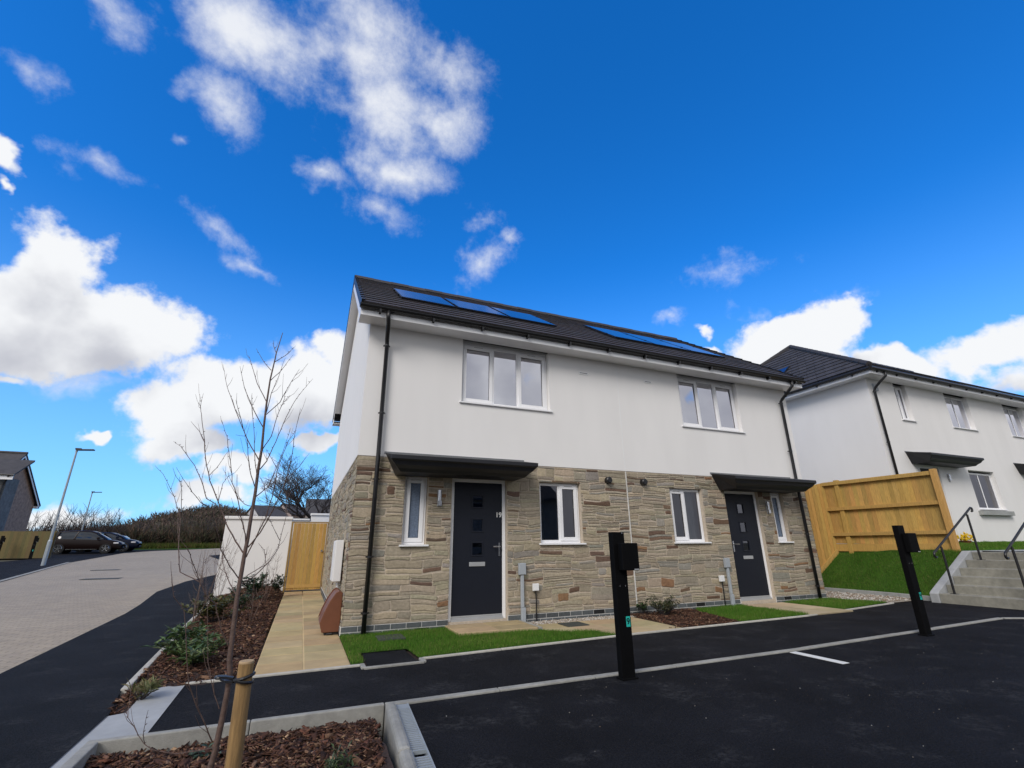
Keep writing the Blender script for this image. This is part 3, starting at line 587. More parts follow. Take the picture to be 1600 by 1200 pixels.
# ------------------------------------------------------------------ house components
def ring(mb, x0, x1, z0, z1, w, y0, y1):
    mb.box(x0, x1, y0, y1, z0, z0+w); mb.box(x0, x1, y0, y1, z1-w, z1); mb.box(x0, x0+w, y0, y1, z0+w, z1-w); mb.box(x1-w, x1, y0, y1, z0+w, z1-w)
def window(par, x0, x1, z0, z1, y, lights, sill=(.04, .04), pane='pane', room=True, curtain=False, sx=(.045, .045), zs=None, label=None, flip=False):
    """lights: list of (width fraction, opens)"""
    yf = y+.055
    f = MB(); ring(f, x0, x1, z0, z1, .052, yf, yf+.07); w = x1-x0-.09; xa = x0+.045; tot = sum(l[0] for l in lights); spans = []
    for i, (fr, op) in enumerate(lights):
        xb = xa+w*fr/tot; spans.append((xa, xb, op)); 
        if i < len(lights)-1: f.box(xb-.022, xb+.022, yf+.003, yf+.067, z0+.045, z1-.045)
        xa = xb
    wf = f.build('window', 'upvc', par, bevel=.004)
    if label: wf['label'] = label
    for i, (a, b, op) in enumerate(spans):
        a2 = a+(.018 if i else 0); b2 = b-(.018 if i < len(spans)-1 else 0); c2, d2 = z0+.045, z1-.045
        if op:
            s = MB(); ring(s, a2-.008, b2+.008, c2-.008, d2+.008, .062, yf-.014, yf+.030); s.build('sash', 'upvc', wf, bevel=.004)
            a3, b3, c3, d3 = a2+.054, b2-.054, c2+.054, d2-.054
            v = MB(); 
            if b2-a2 > .25: v.box((a2+b2)/2-.10, (a2+b2)/2+.10, yf-.020, yf-.0142, d2-.012, d2+.003); v.build('trickle_vent', 'upvc', wf); MB().box((a2+b2)/2-.085, (a2+b2)/2+.085, yf-.0216, yf-.0202, d2-.008, d2-.003).build('vent_slot', 'gasket', wf)
            h = MB(); hx = (b2-.02) if (i == 0) else (a2+.02); h.box(hx-.008, hx+.008, yf+.04, yf+.06, (c2+d2)/2-.02, (c2+d2)/2+.09); h.build('handle', 'chrome', wf)
        else: a3, b3, c3, d3 = a2, b2, c2, d2
        g = MB(); g.quad((a3-.004, yf+.018, c3-.004), (b3+.004, yf+.018, c3-.004), (b3+.004, yf+.018, d3+.004), (a3-.004, yf+.018, d3+.004)); g.build('pane', pane, wf)
        k = MB(); ring(k, a3-.003, b3+.003, c3-.003, d3+.003, .007, yf+.012 if not op else yf+.010, yf+.017); k.build('glazing_bead', 'gasket', wf)
    s = MB(); zs = zs or z0; s.box(x0-sx[0], x1+sx[1], y-sill[0], yf+.005, z0-.028, z0-.001); s.build('sill', 'upvc', wf, bevel=.005)
    if room:
        r = MB(); X0, X1, Z0, Z1, Y0, Y1 = x0-.25, x1+.25, z0-.5, z1+.12, y+.16, y+2.0
        r.quad((X0, Y1, Z0), (X1, Y1, Z0), (X1, Y1, Z1), (X0, Y1, Z1)); r.quad((X0, Y0, Z0), (X0, Y1, Z0), (X0, Y1, Z1), (X0, Y0, Z1)); r.quad((X1, Y0, Z0), (X1, Y1, Z0), (X1, Y1, Z1), (X1, Y0, Z1))
        r.quad((X0, Y0, Z1), (X1, Y0, Z1), (X1, Y1, Z1), (X0, Y1, Z1)); r.quad((X0, Y0, Z0), (X1, Y0, Z0), (X1, Y1, Z0), (X0, Y1, Z0)); r.build('room_lining', 'interior', wf)
    if curtain:
        q = MB(); n = 14; cx0, cx1 = curtain; pts = [(cx0+(cx1-cx0)*i/n, y+.20+.02*math.sin(i*2.1)) for i in range(n+1)]
        for (p, q1), (p2, q2) in zip(pts[:-1], pts[1:]): q.quad((p, q1, z0-.1), (p2, q2, z0-.1), (p2, q2, z1+.05), (p, q1, z1+.05))
        q.build('curtain', 'curtain', wf)
    return wf
def text(par, s, x, y, z, size, m, name, rx=R_(90), font_bold=True, ext=.001):
    cu = D.curves.new(name, 'FONT'); cu.body = s; cu.size = size; cu.extrude = ext; cu.align_x = 'CENTER'; cu.align_y = 'CENTER'; cu.offset = size*.02 if font_bold else 0
    t = D.objects.new(name+'_tmp', cu); COL.objects.link(t); dg = bpy.context.evaluated_depsgraph_get(); dg.update(); me = D.meshes.new_from_object(t.evaluated_get(dg)); D.objects.remove(t)
    me.transform(Matrix.Translation(Vector((x, y, z))-Vector(ORG.get(par, (0, 0, 0)))) @ Matrix.Rotation(rx, 4, 'X'))
    me.materials.clear(); me.materials.append(M[m]); o = D.objects.new(name, me); COL.objects.link(o); o.parent = par; ORG[o] = ORG.get(par, (0, 0, 0)); return o
def door(par, x0, x1, z0, z1, y, number=None, hinge_left=True, label=None):
    yf = y+.04
    f = MB(); fw = .055; f.box(x0, x0+fw, yf, yf+.07, z0, z1); f.box(x1-fw, x1, yf, yf+.07, z0, z1); f.box(x0+fw, x1-fw, yf, yf+.07, z1-fw, z1)
    dr = MB(); a, b, c, d = x0+fw+.003, x1-fw-.003, z0+.075, z1-fw-.003
    gx0, gx1 = (a+b)/2-.085+(-.01), (a+b)/2+.085-.01; hs = [(gx0, gx1, q-.09, q+.09) for q in (1.82, 1.44, 1.07)] if z0 < .5 else [(gx0, gx1, q-.09, q+.09) for q in (z0+1.74, z0+1.36, z0+.99)]
    face_holes(dr, a, b, c, d, hs, yf+.012, .018); dr.box(a, b, yf+.045, yf+.05, c, d)
    lf = dr.build('door', 'dark', par)
    if label: lf['label'] = label
    f.build('frame', 'upvc', lf, bevel=.003)
    th_ = MB().box(x0+fw, x1-fw, yf-.035, yf+.06, z0, z0+.03); th_.box(x0+fw, x1-fw, yf-.004, yf+.012, z0+.0305, z0+.05); th_.box(x0+fw, x1-fw, yf+.002, yf+.010, z0+.052, z0+.072); th_.build('threshold', 'silver', lf, bevel=.002)
    for h in hs:
        k = MB(); ring(k, h[0]-.022, h[1]+.022, h[2]-.022, h[3]+.022, .022, yf+.004, yf+.013); k.build('glazing_trim', 'dark', lf, bevel=.003)
        g = MB(); g.quad((h[0], yf+.026, h[2]), (h[1], yf+.026, h[2]), (h[1], yf+.026, h[3]), (h[0], yf+.026, h[3])); g.build('pane', 'doorpane', lf)
    zc = hs[2][2]-.14; lb = MB().box((gx0+gx1)/2-.135, (gx0+gx1)/2+.135, yf+.001, yf+.0115, zc-.032, zc+.032); l = lb.build('letterbox', 'silver', lf, bevel=.004); 
    hx = b-.05 if hinge_left else a+.05; sgn = -1 if hinge_left else 1
    h = MB().box(hx-.014, hx+.014, yf+.004, yf+.0115, c+.85, c+1.06); h.tube([(hx, yf+.005, c+1.0), (hx, yf-.04, c+1.0), (hx+sgn*.125, yf-.045, c+1.0)], .0095, 8); h.build('handle', 'chrome', lf)
    if number: text(lf, number, b-.06, yf+.0105, c+1.50, .115, 'white', 'house_number')
    return lf
M['doorpane'] = glass('door_glass', (.12, .13, .15), .10, 1.5)
def canopy(par, x0, x1, z, y, out=.62):
    # moulded flat canopy: sloping top, fascia lip, coved underside
    def sec(o, zz): return o, zz
    prof = [(0, z+.34), (.04, z+.342), (out, z+.225), (out, z+.165), (out-.035, z+.145), (out-.06, z+.09), (out-.13, z+.045), (out-.17, z+.0), (0, z)]
    mb = MB(); n = len(prof)
    def inset(o, zz): return .0 if zz > z+.16 else (z+.165-zz)*1.05
    vs = []
    for side in (0, 1):
        for (o, zz) in prof:
            i = inset(o, zz)*1.0; vs.append(((x0+i) if side == 0 else (x1-i), y-o, zz))
    mb.add(vs, [(i, (i+1) % n, n+(i+1) % n, n+i) for i in range(n)]+[list(range(n))[::-1], list(range(n, 2*n))])
    c = mb.build('canopy', 'canopy', par, bevel=.006)
    MB().box(x0-.02, x1+.02, y-.012, y+.002, z+.335, z+.37).build('flashing', 'greylead', c); return c
M['greylead'] = mat('lead_flashing', (.16, .17, .18), .6, var=.15)
def downpipe(par, pts, r=.034, brackets=(), hop=False):
    o = MB().tube(pts, r, 14).build('downpipe', 'black', par, smooth=True)
    for (x, y, z) in brackets: MB().tube([(x, y, z-.012), (x, y, z+.012)], r+.007, 14).box(x-.055, x+.055, y+.02, y+.034, z-.010, z+.010).build('bracket', 'black', o)
    return o
def roof_tiles(mb, x0, x1, P, n_c, tw=.30, seed=1, base=(.050, .046, .050)):
    """P(x, s, h): s in 0..1 up the slope, h above the plane"""
    rd = random.Random(seed)
    for c in range(n_c):
        s0, s1 = c/n_c, (c+1.12)/n_c; off = (c % 2)*tw/2; x = x0-off
        while x < x1-.005:
            a, b = max(x, x0), min(x+tw, x1)-.004
            if b-a > .02:
                k = rd.uniform(.8, 1.2); mb.col((base[0]*k*rd.uniform(.95, 1.1), base[1]*k, base[2]*k))
                l = rd.uniform(-.0015, .0015); hi, lo = .036+l, .012
                vs = [P(a, s0, lo-.004), P(b, s0, lo-.004), P(b, s0, hi), P(a, s0, hi), P(a, s1, lo), P(b, s1, lo)]
                mb.add(vs, [(0, 1, 2, 3), (3, 2, 5, 4), (0, 3, 4), (1, 5, 2)])
            x += tw

# ------------------------------------------------------------------ the semi-detached house
HW, HD, ZST, ZS = 9.966, 7.5, 2.465, 4.70
H = thing('semi_detached_house', (0, 0, 0), 'semi-detached pair with rubble stone ground floor, white render above and a door numbered 19', 'house')
mir = lambda a: HW-a
def mh(h): return (mir(h[1]), mir(h[0]), h[2], h[3])
hd_, hs_, hl_, hu_ = (1.525, 2.495, 0.03, 2.19), (.76, 1.13, 1.14, 2.185), (3.12, 3.95, 1.145, 2.185), (1.64, 3.385, 3.505, ZS)
lows = [hd_, hs_, hl_]; lows += [mh(h) for h in lows]; ups = [hu_, mh(hu_)]
# upper render: walls
mb = MB(); face_holes(mb, 0, HW, ZST, ZS, ups, 0, .20)
YR = 3.6; ZR = 7.62; ZE = 4.88
gab = lambda x: [(x, 0, ZST), (x, HD-.1, ZST), (x, HD-.1, ZS+.1), (x, YR, ZR-.14), (x, 0, ZS+.1)]
mb.add(gab(0), [(0, 4, 3, 2, 1)][:1]); mb.add(gab(HW), [(0, 1, 2, 3, 4)]); mb.quad((0, HD-.1, -.3), (HW, HD-.1, -.3), (HW, HD-.1, ZS+.1), (0, HD-.1, ZS+.1))
mb.quad((0, -.0, ZST), (HW, 0, ZST), (HW, .3, ZST), (0, .3, ZST)); mb.quad((0, 0, ZST), (0, HD-.1, ZST), (.3, HD-.1, ZST), (.3, 0, ZST))
mb.build('rendered_wall', 'render', H)
MB().box(HW/2-.006, HW/2+.006, -.003, .001, ZST, ZS).build('movement_joint', 'offwhite', H)
# lower stone walls
mb = MB(); face_holes(mb, 0, HW, -.3, ZST-.004, lows, .008, .16); mb.quad((.008, .008, -.3), (.008, HD-.1, -.3), (.008, HD-.1, ZST-.004), (.008, .008, ZST-.004)); mb.quad((HW-.008, .008, -.3), (HW-.008, HD-.1, -.3), (HW-.008, HD-.1, ZST-.004), (HW-.008, .008, ZST-.004))
mo = mb.build('mortar_backing', 'mortar', H)
stonework('stone_wall', 0, HW/2-.01, .075, ZST-.01, [h for h in lows if h[0] < 5], lambda u, z, d: (u, .004-d, z), H, 3)
stonework('stone_wall', HW/2+.01, HW, .075, ZST-.01, [h for h in lows if h[0] > 5], lambda u, z, d: (u, .004-d, z), H, 8)
stonework('stone_wall', -.012, HD-.1, .075, ZST-.01, [], lambda u, z, d: (.004-d, u, z), H, 21, brown=.05)
stonework('stone_wall', -.012, 3, .075, ZST-.01, [], lambda u, z, d: (HW-.004+d, u, z), H, 33)
MB().box(HW/2-.008, HW/2+.008, -.010, .006, .075, ZST-.01).build('movement_joint', 'whitemortar', H)
# plinth bricks
mb = MB(); mm = MB(); rd = random.Random(4)
def plinth(u0, u1, P, seed):
    rd = random.Random(seed)
    for row, (za, zb) in enumerate(((.006, .070), (-.070, -.006))):
        u = u0-(row*.11)
        while u < u1-.01:
            a, b = max(u, u0)+.005, min(u+.225, u1)-.005
            if b-a > .03 and not (row == 0 and any(h[0] < (a+b)/2 < h[1] and h[2] < .05 for h in lows) and u0 == 0):
                k = rd.uniform(.7, 1.25); mb.col((.085*k, .095*k, .10*k) if rd.random() > .12 else (.006, .006, .007))
                p = [P(a, -.014, za), P(b, -.014, za), P(b, -.014, zb), P(a, -.014, zb)]; q = [P(a, .01, za), P(b, .01, za), P(b, .01, zb), P(a, .01, zb)]
                mb.add(p+q, [(0, 1, 2, 3), (0, 4, 5, 1), (3, 2, 6, 7), (0, 3, 7, 4), (1, 5, 6, 2)])
            u += .225
for a, b in ((0, 1.525), (2.495, 7.47), (8.44, HW)):
    mb = MB(); plinth(a, b, lambda u, d, z: (u, d, z), int(a*10)); pb_ = mb.build('plinth_bricks', 'slatebrick', H); MB().box(a+.001, b-.001, -.0095, .006, -.2, .0745).build('plinth_mortar', 'whitemortar', pb_)
mb = MB(); plinth(0, HD-.1, lambda u, d, z: (d, u, z), 77); pb_ = mb.build('plinth_bricks', 'slatebrick', H); MB().box(-.0095, .006, .001, HD-.101, -.2, .0745).build('plinth_mortar', 'whitemortar', pb_)
# windows and doors
window(H, 1.645, 3.38, 3.51, 4.655, .04, [(1, 1), (.86, 0), (1, 1)], pane='panehi', sill=(.075, 0), label='three-light upstairs window on the left, above the left door')
window(H, mir(3.38), mir(1.645), 3.51, 4.655, .04, [(1, 1), (.86, 0), (1, 1)], pane='panehi', sill=(.075, 0), label='three-light upstairs window on the right')
window(H, 3.125, 3.945, 1.15, 2.18, .03, [(1, 0), (1, 1)], sill=(.075, 0), label='two-light kitchen window on the left')
window(H, mir(3.945), mir(3.125), 1.15, 2.18, .03, [(1, 1), (1, 0)], sill=(.075, 0), curtain=(mir(3.40), mir(3.20)), label='two-light kitchen window on the right with a pale curtain')
window(H, .765, 1.125, 1.145, 2.18, .03, [(1, 1)], pane='frosted', sill=(.075, 0), room=False, label='narrow frosted side light left of door 19')
window(H, mir(1.125), mir(.765), 1.145, 2.18, .03, [(1, 1)], pane='frosted', sill=(.075, 0), room=False, label='narrow frosted side light right of the right door')
for a, b in ((1.645, 3.38), (mir(3.38), mir(1.645))): MB().box(a, b, .09, .20, 4.656, ZS+.02).build('head_trim', 'upvc', H)
door(H, 1.53, 2.49, .03, 2.185, .03, '19', True, 'dark blue-grey front door with the number 19')
door(H, mir(2.49), mir(1.53), .03, 2.185, .03, None, False, 'dark blue-grey front door without a number, on the right')
for q in ((1.47, 2.55), (mir(2.55), mir(1.47))): MB().box(q[0]+.06, q[1]-.06, .10, .3, -.1, 2.25).build('door_backing', 'gasket', H)
canopy(H, .42, 2.80, 2.175, 0); canopy(H, mir(2.80), mir(.42), 2.175, 0)
# wall lights, vents, meters
for x in (1.315, mir(1.315)):
    w = MB().box(x-.035, x+.035, -.022, -.008, 1.72, 1.98).build('wall_light', 'silver', H, bevel=.003)
    MB().tube([(x-.012, -.055, 1.80), (x-.012, -.055, 1.97)], .026, 14).box(x-.03, x+.03, -.06, -.02, 1.73, 1.80).build('lamp_tube', 'chrome', w)
for x in (4.545, 5.36):
    v = MB().tube([(x, -.005, 2.265), (x, -.085, 2.265)], [.062, .062], 20).build('round_vent', 'black', H); 
    MB().tube([(x, -.086, 2.265), (x, -.10, 2.265)], [.062, .045], 20).box(x-.05, x+.05, -.104, -.095, 2.255, 2.262).build('cowl', 'black', v)
for x0, x1, zc in ((4.06, 4.27, 4.375), (5.66, 5.85, 4.395)):
    v = MB().box(x0, x1, -.010, .0, zc-.030, zc+.030).build('wall_vent', 'offwhite', H, bevel=.003); MB().box(x0+.02, x1-.02, -.0125, -.0101, zc-.006, zc+.004).build('louvre', 'gasket', v)
def meters(xe, xw, sgn):
    e = MB().box(xe-.062, xe+.062, -.075, -.018, .665, .845).build('electric_box', 'greybox', H, bevel=.006)
    MB().box(xe-.056, xe+.056, -.079, -.0755, .672, .838).build('lid', 'greybox', e, bevel=.003)
    MB().box(xe-.026, xe+.026, -.066, -.018, .18, .664).box(xe-.026, xe+.050, -.070, -.018, -.04, .179).build('conduit', 'greybox', e, bevel=.008)
    w = MB().box(xw-.052, xw+.052, -.070, -.018, .415, .525).build('meter_box', 'offwhite', H, bevel=.005)
    MB().box(xw-.045, xw+.045, -.0735, -.0705, .422, .518).build('lid', 'offwhite', w, bevel=.003)
    MB().tube([(xw, -.045, .415), (xw+.004*sgn, -.05, .25), (xw, -.045, .1), (xw+.005, -.045, -.06)], .011, 8).build('cable', 'black', w)
meters(2.735, 2.975, 1); meters(7.20, 7.01, -1)
eb = MB().box(-.14, -.02, .62, 1.05, .62, 1.22).build('gable_meter_box', 'offwhite', H, bevel=.01); MB().box(-.152, -.1405, .63, 1.04, .63, 1.21).build('door', 'offwhite', eb, bevel=.004); MB().tube([(-.05, .72, .62), (-.05, .72, .42)], .022, 10).build('conduit', 'offwhite', eb)
# eaves
XA, XB = -.20, HW+.20
mb = MB().box(XA, XB, -.352, -.332, ZS-.012, ZE-.05).build('fascia', 'upvc', H)
MB().box(XA, XB, -.3315, -.0005, ZS-.004, ZS+.006).build('soffit', 'upvc', H)
for x in (XA, XB): s = 1 if x == XA else -1; MB().add([(x+s*.001, -.352, ZS-.012), (x+s*.001, .06, ZS-.012), (x+s*.001, .06, ZE+.12), (x+s*.001, -.352, ZE-.08)], [(0, 1, 2, 3)]).add([(x+s*.2, -.33, ZS), (x+s*.2, .06, ZS), (x+s*.2, .06, ZE+.12), (x+s*.2, -.33, ZE-.08)], [(0, 1, 2, 3)]).build('box_end', 'upvc', H)
MB().box(XA, XB, HD+.20, HD+.22, ZS-.012, ZE-.05).box(XA, XB, HD-.1, HD+.20, ZS-.004, ZS+.006).build('rear_fascia', 'upvc', H)
for x in (XA, XB-.02): MB().box(x, x+.02, HD-.12, HD+.235, ZS-.012, ZE+.06).build('box_end', 'upvc', H)
# gutter: half-round trough
gt = MB(); n = 9; prof = []
for i in range(n+1): a = math.pi*i/n; prof.append((-.408-.056*math.cos(a), ZE-.035-.055*math.sin(a)))
prof2 = [(y*.0+(-.408+( y+.408)*.9), ZE-.035+(z-ZE+.035)*.9) for y, z in prof][::-1]; pr = prof+prof2
gt.prism([(XA-.02, y, z) for y, z in pr], (XB-XA+.04, 0, 0)).prism([(XA-.022, y, z) for y, z in prof], (-.006, 0, 0)).prism([(XB+.022, y, z) for y, z in prof], (.006, 0, 0))
g = gt.build('gutter', 'black', H)
for i in range(12): x = .1+i*(HW-.2)/11; MB().box(x-.017, x+.017, -.44, -.353, ZE-.135, ZE-.06).build('bracket', 'black', g)
def dp(xt, xb, kx):
    downpipe(H, [(xt, -.408, ZE-.08), (xt, -.408, ZE-.20), (xt+kx*.35, -.33, ZE-.28), (xt+kx*.8, -.12, ZE-.46), (xt+kx, -.075, ZE-.52), (xb, -.075, 2.4), (xb, -.075, -.04)], brackets=[(xt+kx+.0*(xb-xt), -.075, ZE-.56), (xb, -.075, 3.15), (xb, -.075, 2.1), (xb, -.075, .98 if kx > 0 else 1.3), (xb, -.075, .24)])
dp(.235, .30, .055); dp(9.74, 9.665, -.06)
# roof
L_ = math.hypot(YR+.4, ZR-ZE); ny, nz = -(ZR-ZE)/L_, (YR+.4)/L_
PF = lambda x, s, h: (x, -.43+(YR+.43)*s+ny*h, ZE-.02+(ZR-ZE+.02)*s+nz*h)
PB = lambda x, s, h: (x, HD+.29-(HD+.29-YR)*s-ny*h, ZE-.02+(ZR-ZE+.02)*s+nz*h)
mb = MB(); roof_tiles(mb, XA+.03, XB-.03, PF, 15, .30, 5); rf = mb.build('roof', 'tile', H)
mb = MB()
for Pq in (PF, PB): mb.quad(Pq(XA+.02, 0, .005), Pq(XB-.02, 0, .005), Pq(XB-.02, 1, .005), Pq(XA+.02, 1, .005))
mb.quad(PF(XA+.02, 0, -.10), PF(XB-.02, 0, -.10), PF(XB-.02, 1, -.10), PF(XA+.02, 1, -.10)); mb.build('roof_deck', 'slate', rf)
rb = MB(); rd = random.Random(9); roof_tiles(rb, XA+.03, XB-.03, PB, 15, .45, 6); rb.build('rear_tiles', 'tile', rf)
rt = MB(); x = XA
while x < XB-.02:
    e = min(x+.45, XB); k = rd.uniform(.85, 1.15); rt.col((.045*k, .042*k, .046*k))
    pr = [(YR-.12, ZR-.045), (YR-.075, ZR+.045), (YR, ZR+.075), (YR+.075, ZR+.045), (YR+.12, ZR-.045)]; z = .0 if (round((x-XA)/.45) % 2) else .006
    rt.prism([(x, a, b_+z) for a, b_ in pr], (e-x+.012, 0, 0)); x += .45
rt.build('ridge_tiles', 'tile', rf)
# dry verge units and barge boards
for xs_, s in ((XA, 1), (XB, -1)):
    for Pq in (PF, PB):
        vg = MB()
        for c in range(15):
            a, b_ = c/15+.004, (c+1)/15+.012
            vs = [Pq(xs_-s*.012, a, -.10), Pq(xs_-s*.012, b_, -.10), Pq(xs_-s*.012, b_, .040), Pq(xs_-s*.012, a, .062), Pq(xs_+s*.045, a, .03), Pq(xs_+s*.045, b_, .03), Pq(xs_+s*.045, b_, .041), Pq(xs_+s*.045, a, .063)]
            vg.add(vs, [(0, 1, 2, 3), (4, 5, 6, 7), (3, 2, 6, 7), (0, 3, 7, 4)])
        vg.build('verge', 'black', rf)
        MB().prism([Pq(xs_, 0.02, -.09), Pq(xs_, 1, -.09), Pq(xs_, 1, -.26), Pq(xs_, 0.02, -.26)], (s*.02, 0, 0)).build('barge_board', 'upvc', H)
        a0, b0 = (xs_+s*.021), (0 if s == 1 else HW)
        MB().quad(Pq(a0, .10, -.20), Pq(b0, .10, -.20), Pq(b0, 1, -.20), Pq(a0, 1, -.20)).build('verge_soffit', 'upvc', H)
# solar panels
def panel(x, s0=.29, w=1.10, sl=1.62):
    s1 = s0+sl/L_; p = MB()
    A = [PF(x, s0, .075), PF(x+w, s0, .075), PF(x+w, s1, .075), PF(x, s1, .075)]; Bq = [PF(x, s0, .04), PF(x+w, s0, .04), PF(x+w, s1, .04), PF(x, s1, .04)]
    p.add(A+Bq, [(0, 1, 2, 3), (0, 4, 5, 1), (1, 5, 6, 2), (2, 6, 7, 3), (3, 7, 4, 0)]); o = p.build('solar_panel', 'black', H)
    m_ = .022; e = m_/L_*2; g = MB().quad(PF(x+m_, s0+e, .078), PF(x+w-m_, s0+e, .078), PF(x+w-m_, s1-e, .078), PF(x+m_, s1-e, .078)); g.build('cells', 'solar', o)
    c = MB()
    for xx in (x-.012, x+w+.012):
        for ss in (s0+.08, s1-.08): c.obox(PF(xx, ss, .07), (.012, 0, 0), (0, .02, .014), (0, -.01, .014))
    c.build('clamp', 'black', o)
for x in (.58, 1.74, 2.90, 5.55, 6.71, 7.87): panel(x)

# brown half-buried gas meter box against the gable
t = thing('gas_meter_box', (-.17, .36, -.03), 'rust-brown curved ground box standing against the stone gable', 'meter box')
pr = [(-.005, -.0), (-.005, .50), (-.055, .53), (-.10, .505), (-.17, .40), (-.235, .25), (-.275, .12), (-.235, .0)]
MB().prism([(a, .12, b_) for a, b_ in pr], (0, .5, 0)).build('casing', 'terracotta', t, bevel=.008)
MB().prism([(a-.012, .60, b_+.012) for a, b_ in pr[1:-1]]+[(-.3, .60, .10), (-.12, .60, .38)][:0], (0, .03, 0)).build('lid', 'terracotta', t, bevel=.004)
MB().box(-.20, -.02, .135, .60, -.05, -.001).tube([(-.17, .125, -.02), (-.10, .115, -.015)], .014, 8).build('base_fitting', 'gasket', t)

# ------------------------------------------------------------------ boundary wall and gate
t = thing('garden_wall', (-1.74, 7.5, 0), 'white rendered garden wall with a flat coping, left of the timber gate', 'wall')
MB().box(-2.57, -.96, 7.41, 7.62, -.2, 1.85).box(-2.57, -2.36, 7.621, 15.4, -.2, 1.85).build('wall', 'render', t, bevel=.008)
MB().box(-2.615, -.945, 7.37, 7.66, 1.851, 1.93).box(-2.61, -2.32, 7.661, 15.5, 1.851, 1.93).build('coping', 'render', t, bevel=.012)
t = thing('garden_wall', (-.45, 8.2, 0), 'white stepped wall head showing just above the timber gate', 'wall')
MB().box(-1.02, -.475, 8.2, 8.42, -.1, 1.87).box(-.4745, 0.04, 8.2, 8.42, -.1, 2.02).build('wall', 'render', t, bevel=.006)
MB().box(-1.05, -.50, 8.16, 8.46, 1.871, 1.92).box(-.499, .06, 8.16, 8.46, 2.021, 2.08).build('coping', 'render', t, bevel=.01)
WC = (.47, .285, .078)
def boards(mb, a, b, z0f, z1f, n, nrm, th=.018, rd=random, base=WC):
    a, b = Vector(a), Vector(b); d = (b-a)/n; u = d.normalized(); nv = Vector(nrm)
    for i in range(n):
        p, q = a+d*i+u*.0015, a+d*(i+1)-u*.0015; mb.col(jit(base, .16, .06)); o = nv*rd.uniform(-.002, .002)
        zb0, zb1, zt0, zt1 = z0f(p), z0f(q), z1f(p), z1f(q); tilt = nv*.008
        vs = []
        for k, pt, zb, zt, e in ((0, p, zb0, zt0, 0), (1, q, zb1, zt1, 1)):
            f = pt+nv*(th+.008*(1-e))+o; bk = pt+o
            vs += [(f.x, f.y, zb), (bk.x, bk.y, zb), (f.x, f.y, zt), (bk.x, bk.y, zt)]
        mb.add(vs, [(0, 4, 6, 2), (1, 3, 7, 5), (2, 6, 7, 3), (0, 1, 5, 4), (0, 2, 3, 1), (4, 5, 7, 6)])
t = thing('timber_gate', (-.47, 7.4, 0), 'golden timber boarded gate at the end of the side path', 'gate')
mb = MB(); boards(mb, (-.90, 7.42, 0), (-.03, 7.42, 0), lambda p: .025, lambda p: 1.76, 9, (0, -1, 0)); mb.build('boards', 'wood', t)
MB().col(jit(WC)).box(-.90, -.03, 7.386, 7.3925, .08, .17).build('bottom_rail', 'wood', t, bevel=.002)
MB().col((.30, .19, .06)).box(-.958, -.915, 7.38, 7.46, -.02, 1.80).box(-.02, .0, 7.38, 7.46, -.02, 1.80).box(-.914, -.021, 7.40, 7.46, 1.768, 1.80).build('gate_frame', 'wood', t)
MB().tube([(-.10, 7.39, 1.02), (-.10, 7.36, 1.02)], .03, 12).build('latch', 'chrome', t)

# ------------------------------------------------------------------ timber fence on the bank
def bz(x): return float(bankz(np.array(x), np.array(.0)))
F0, F1, F2, F3 = (10.02, 2.15), (12.78, 1.42), (12.88, 1.05), (13.0, -1.18)
t = thing('timber_fence', (12.9, .2, .9), 'new golden close-board fence on the grass bank beside the steps', 'fence')
ft = lambda p: 2.70-.004*(p[0]-12.8)
mb = MB(); n3 = lambda a, b: (Vector((b[1]-a[1], -(b[0]-a[0]), 0))).normalized()
nr = Vector((1, .05, 0)).normalized()
boards(mb, (*F3, 0), (*F1, 0), lambda p: 1.06+max(0, p.y)*.02, lambda p: 2.72, 25, nr); mb.build('boards', 'wood', t)
def rail(mb, a, b, z, w=.035, h=.045, z2=None, off=Vector((0, 0, 0))):
    a, b = Vector((*a, z)), Vector((*b, z if z2 is None else z2)); d = (b-a)/2; s = Vector((-d.y, d.x, 0)).normalized()*w; mb.col(jit(WC, .1)); mb.obox((a+b)/2+off, d, s, (0, 0, h))
of = Vector((-.045, -.0, 0))
for z in (2.66, 1.98, 1.32):
    mb = MB(); rail(mb, F3, F1, z, .038, .042, off=of); mb.build('rail', 'wood', t, bevel=.004)
mb = MB(); rail(mb, F3, F1, .98, .015, .09, off=Vector((-.03, 0, 0))); mb.build('gravel_board', 'wood', t, bevel=.003)
for p in (F3, F2): MB().col(jit(WC, .08)).box(p[0]-.125, p[0]-.012, p[1]-.055, p[1]+.055, .7, 2.745).build('post', 'wood', t, bevel=.006)
t = thing('timber_fence', (11.4, 1.8, .4), 'golden close-board fence stepping down the bank behind the house corner', 'fence')
zb = lambda p: max(.03, bz(p.x))+.10; zt = lambda p: 2.72-max(0, 12.78-p.x)*.22-max(0, 12.4-p.x)*.0
mb = MB(); boards(mb, (*F0, 0), (*F1, 0), zb, zt, 27, Vector((-.255, -.967, 0)), th=.02); mb.build('boards', 'wood', t)
mb = MB()
for i in range(6):
    a = Vector((*F0, 0)).lerp(Vector((*F1, 0)), i/6); b = Vector((*F0, 0)).lerp(Vector((*F1, 0)), (i+1)/6); rail(mb, (a.x, a.y), (b.x, b.y), zb(a)-.07, .015, .09, z2=zb(b)-.07, off=Vector((-.01, -.03, 0)))
mb.build('gravel_board', 'wood', t)

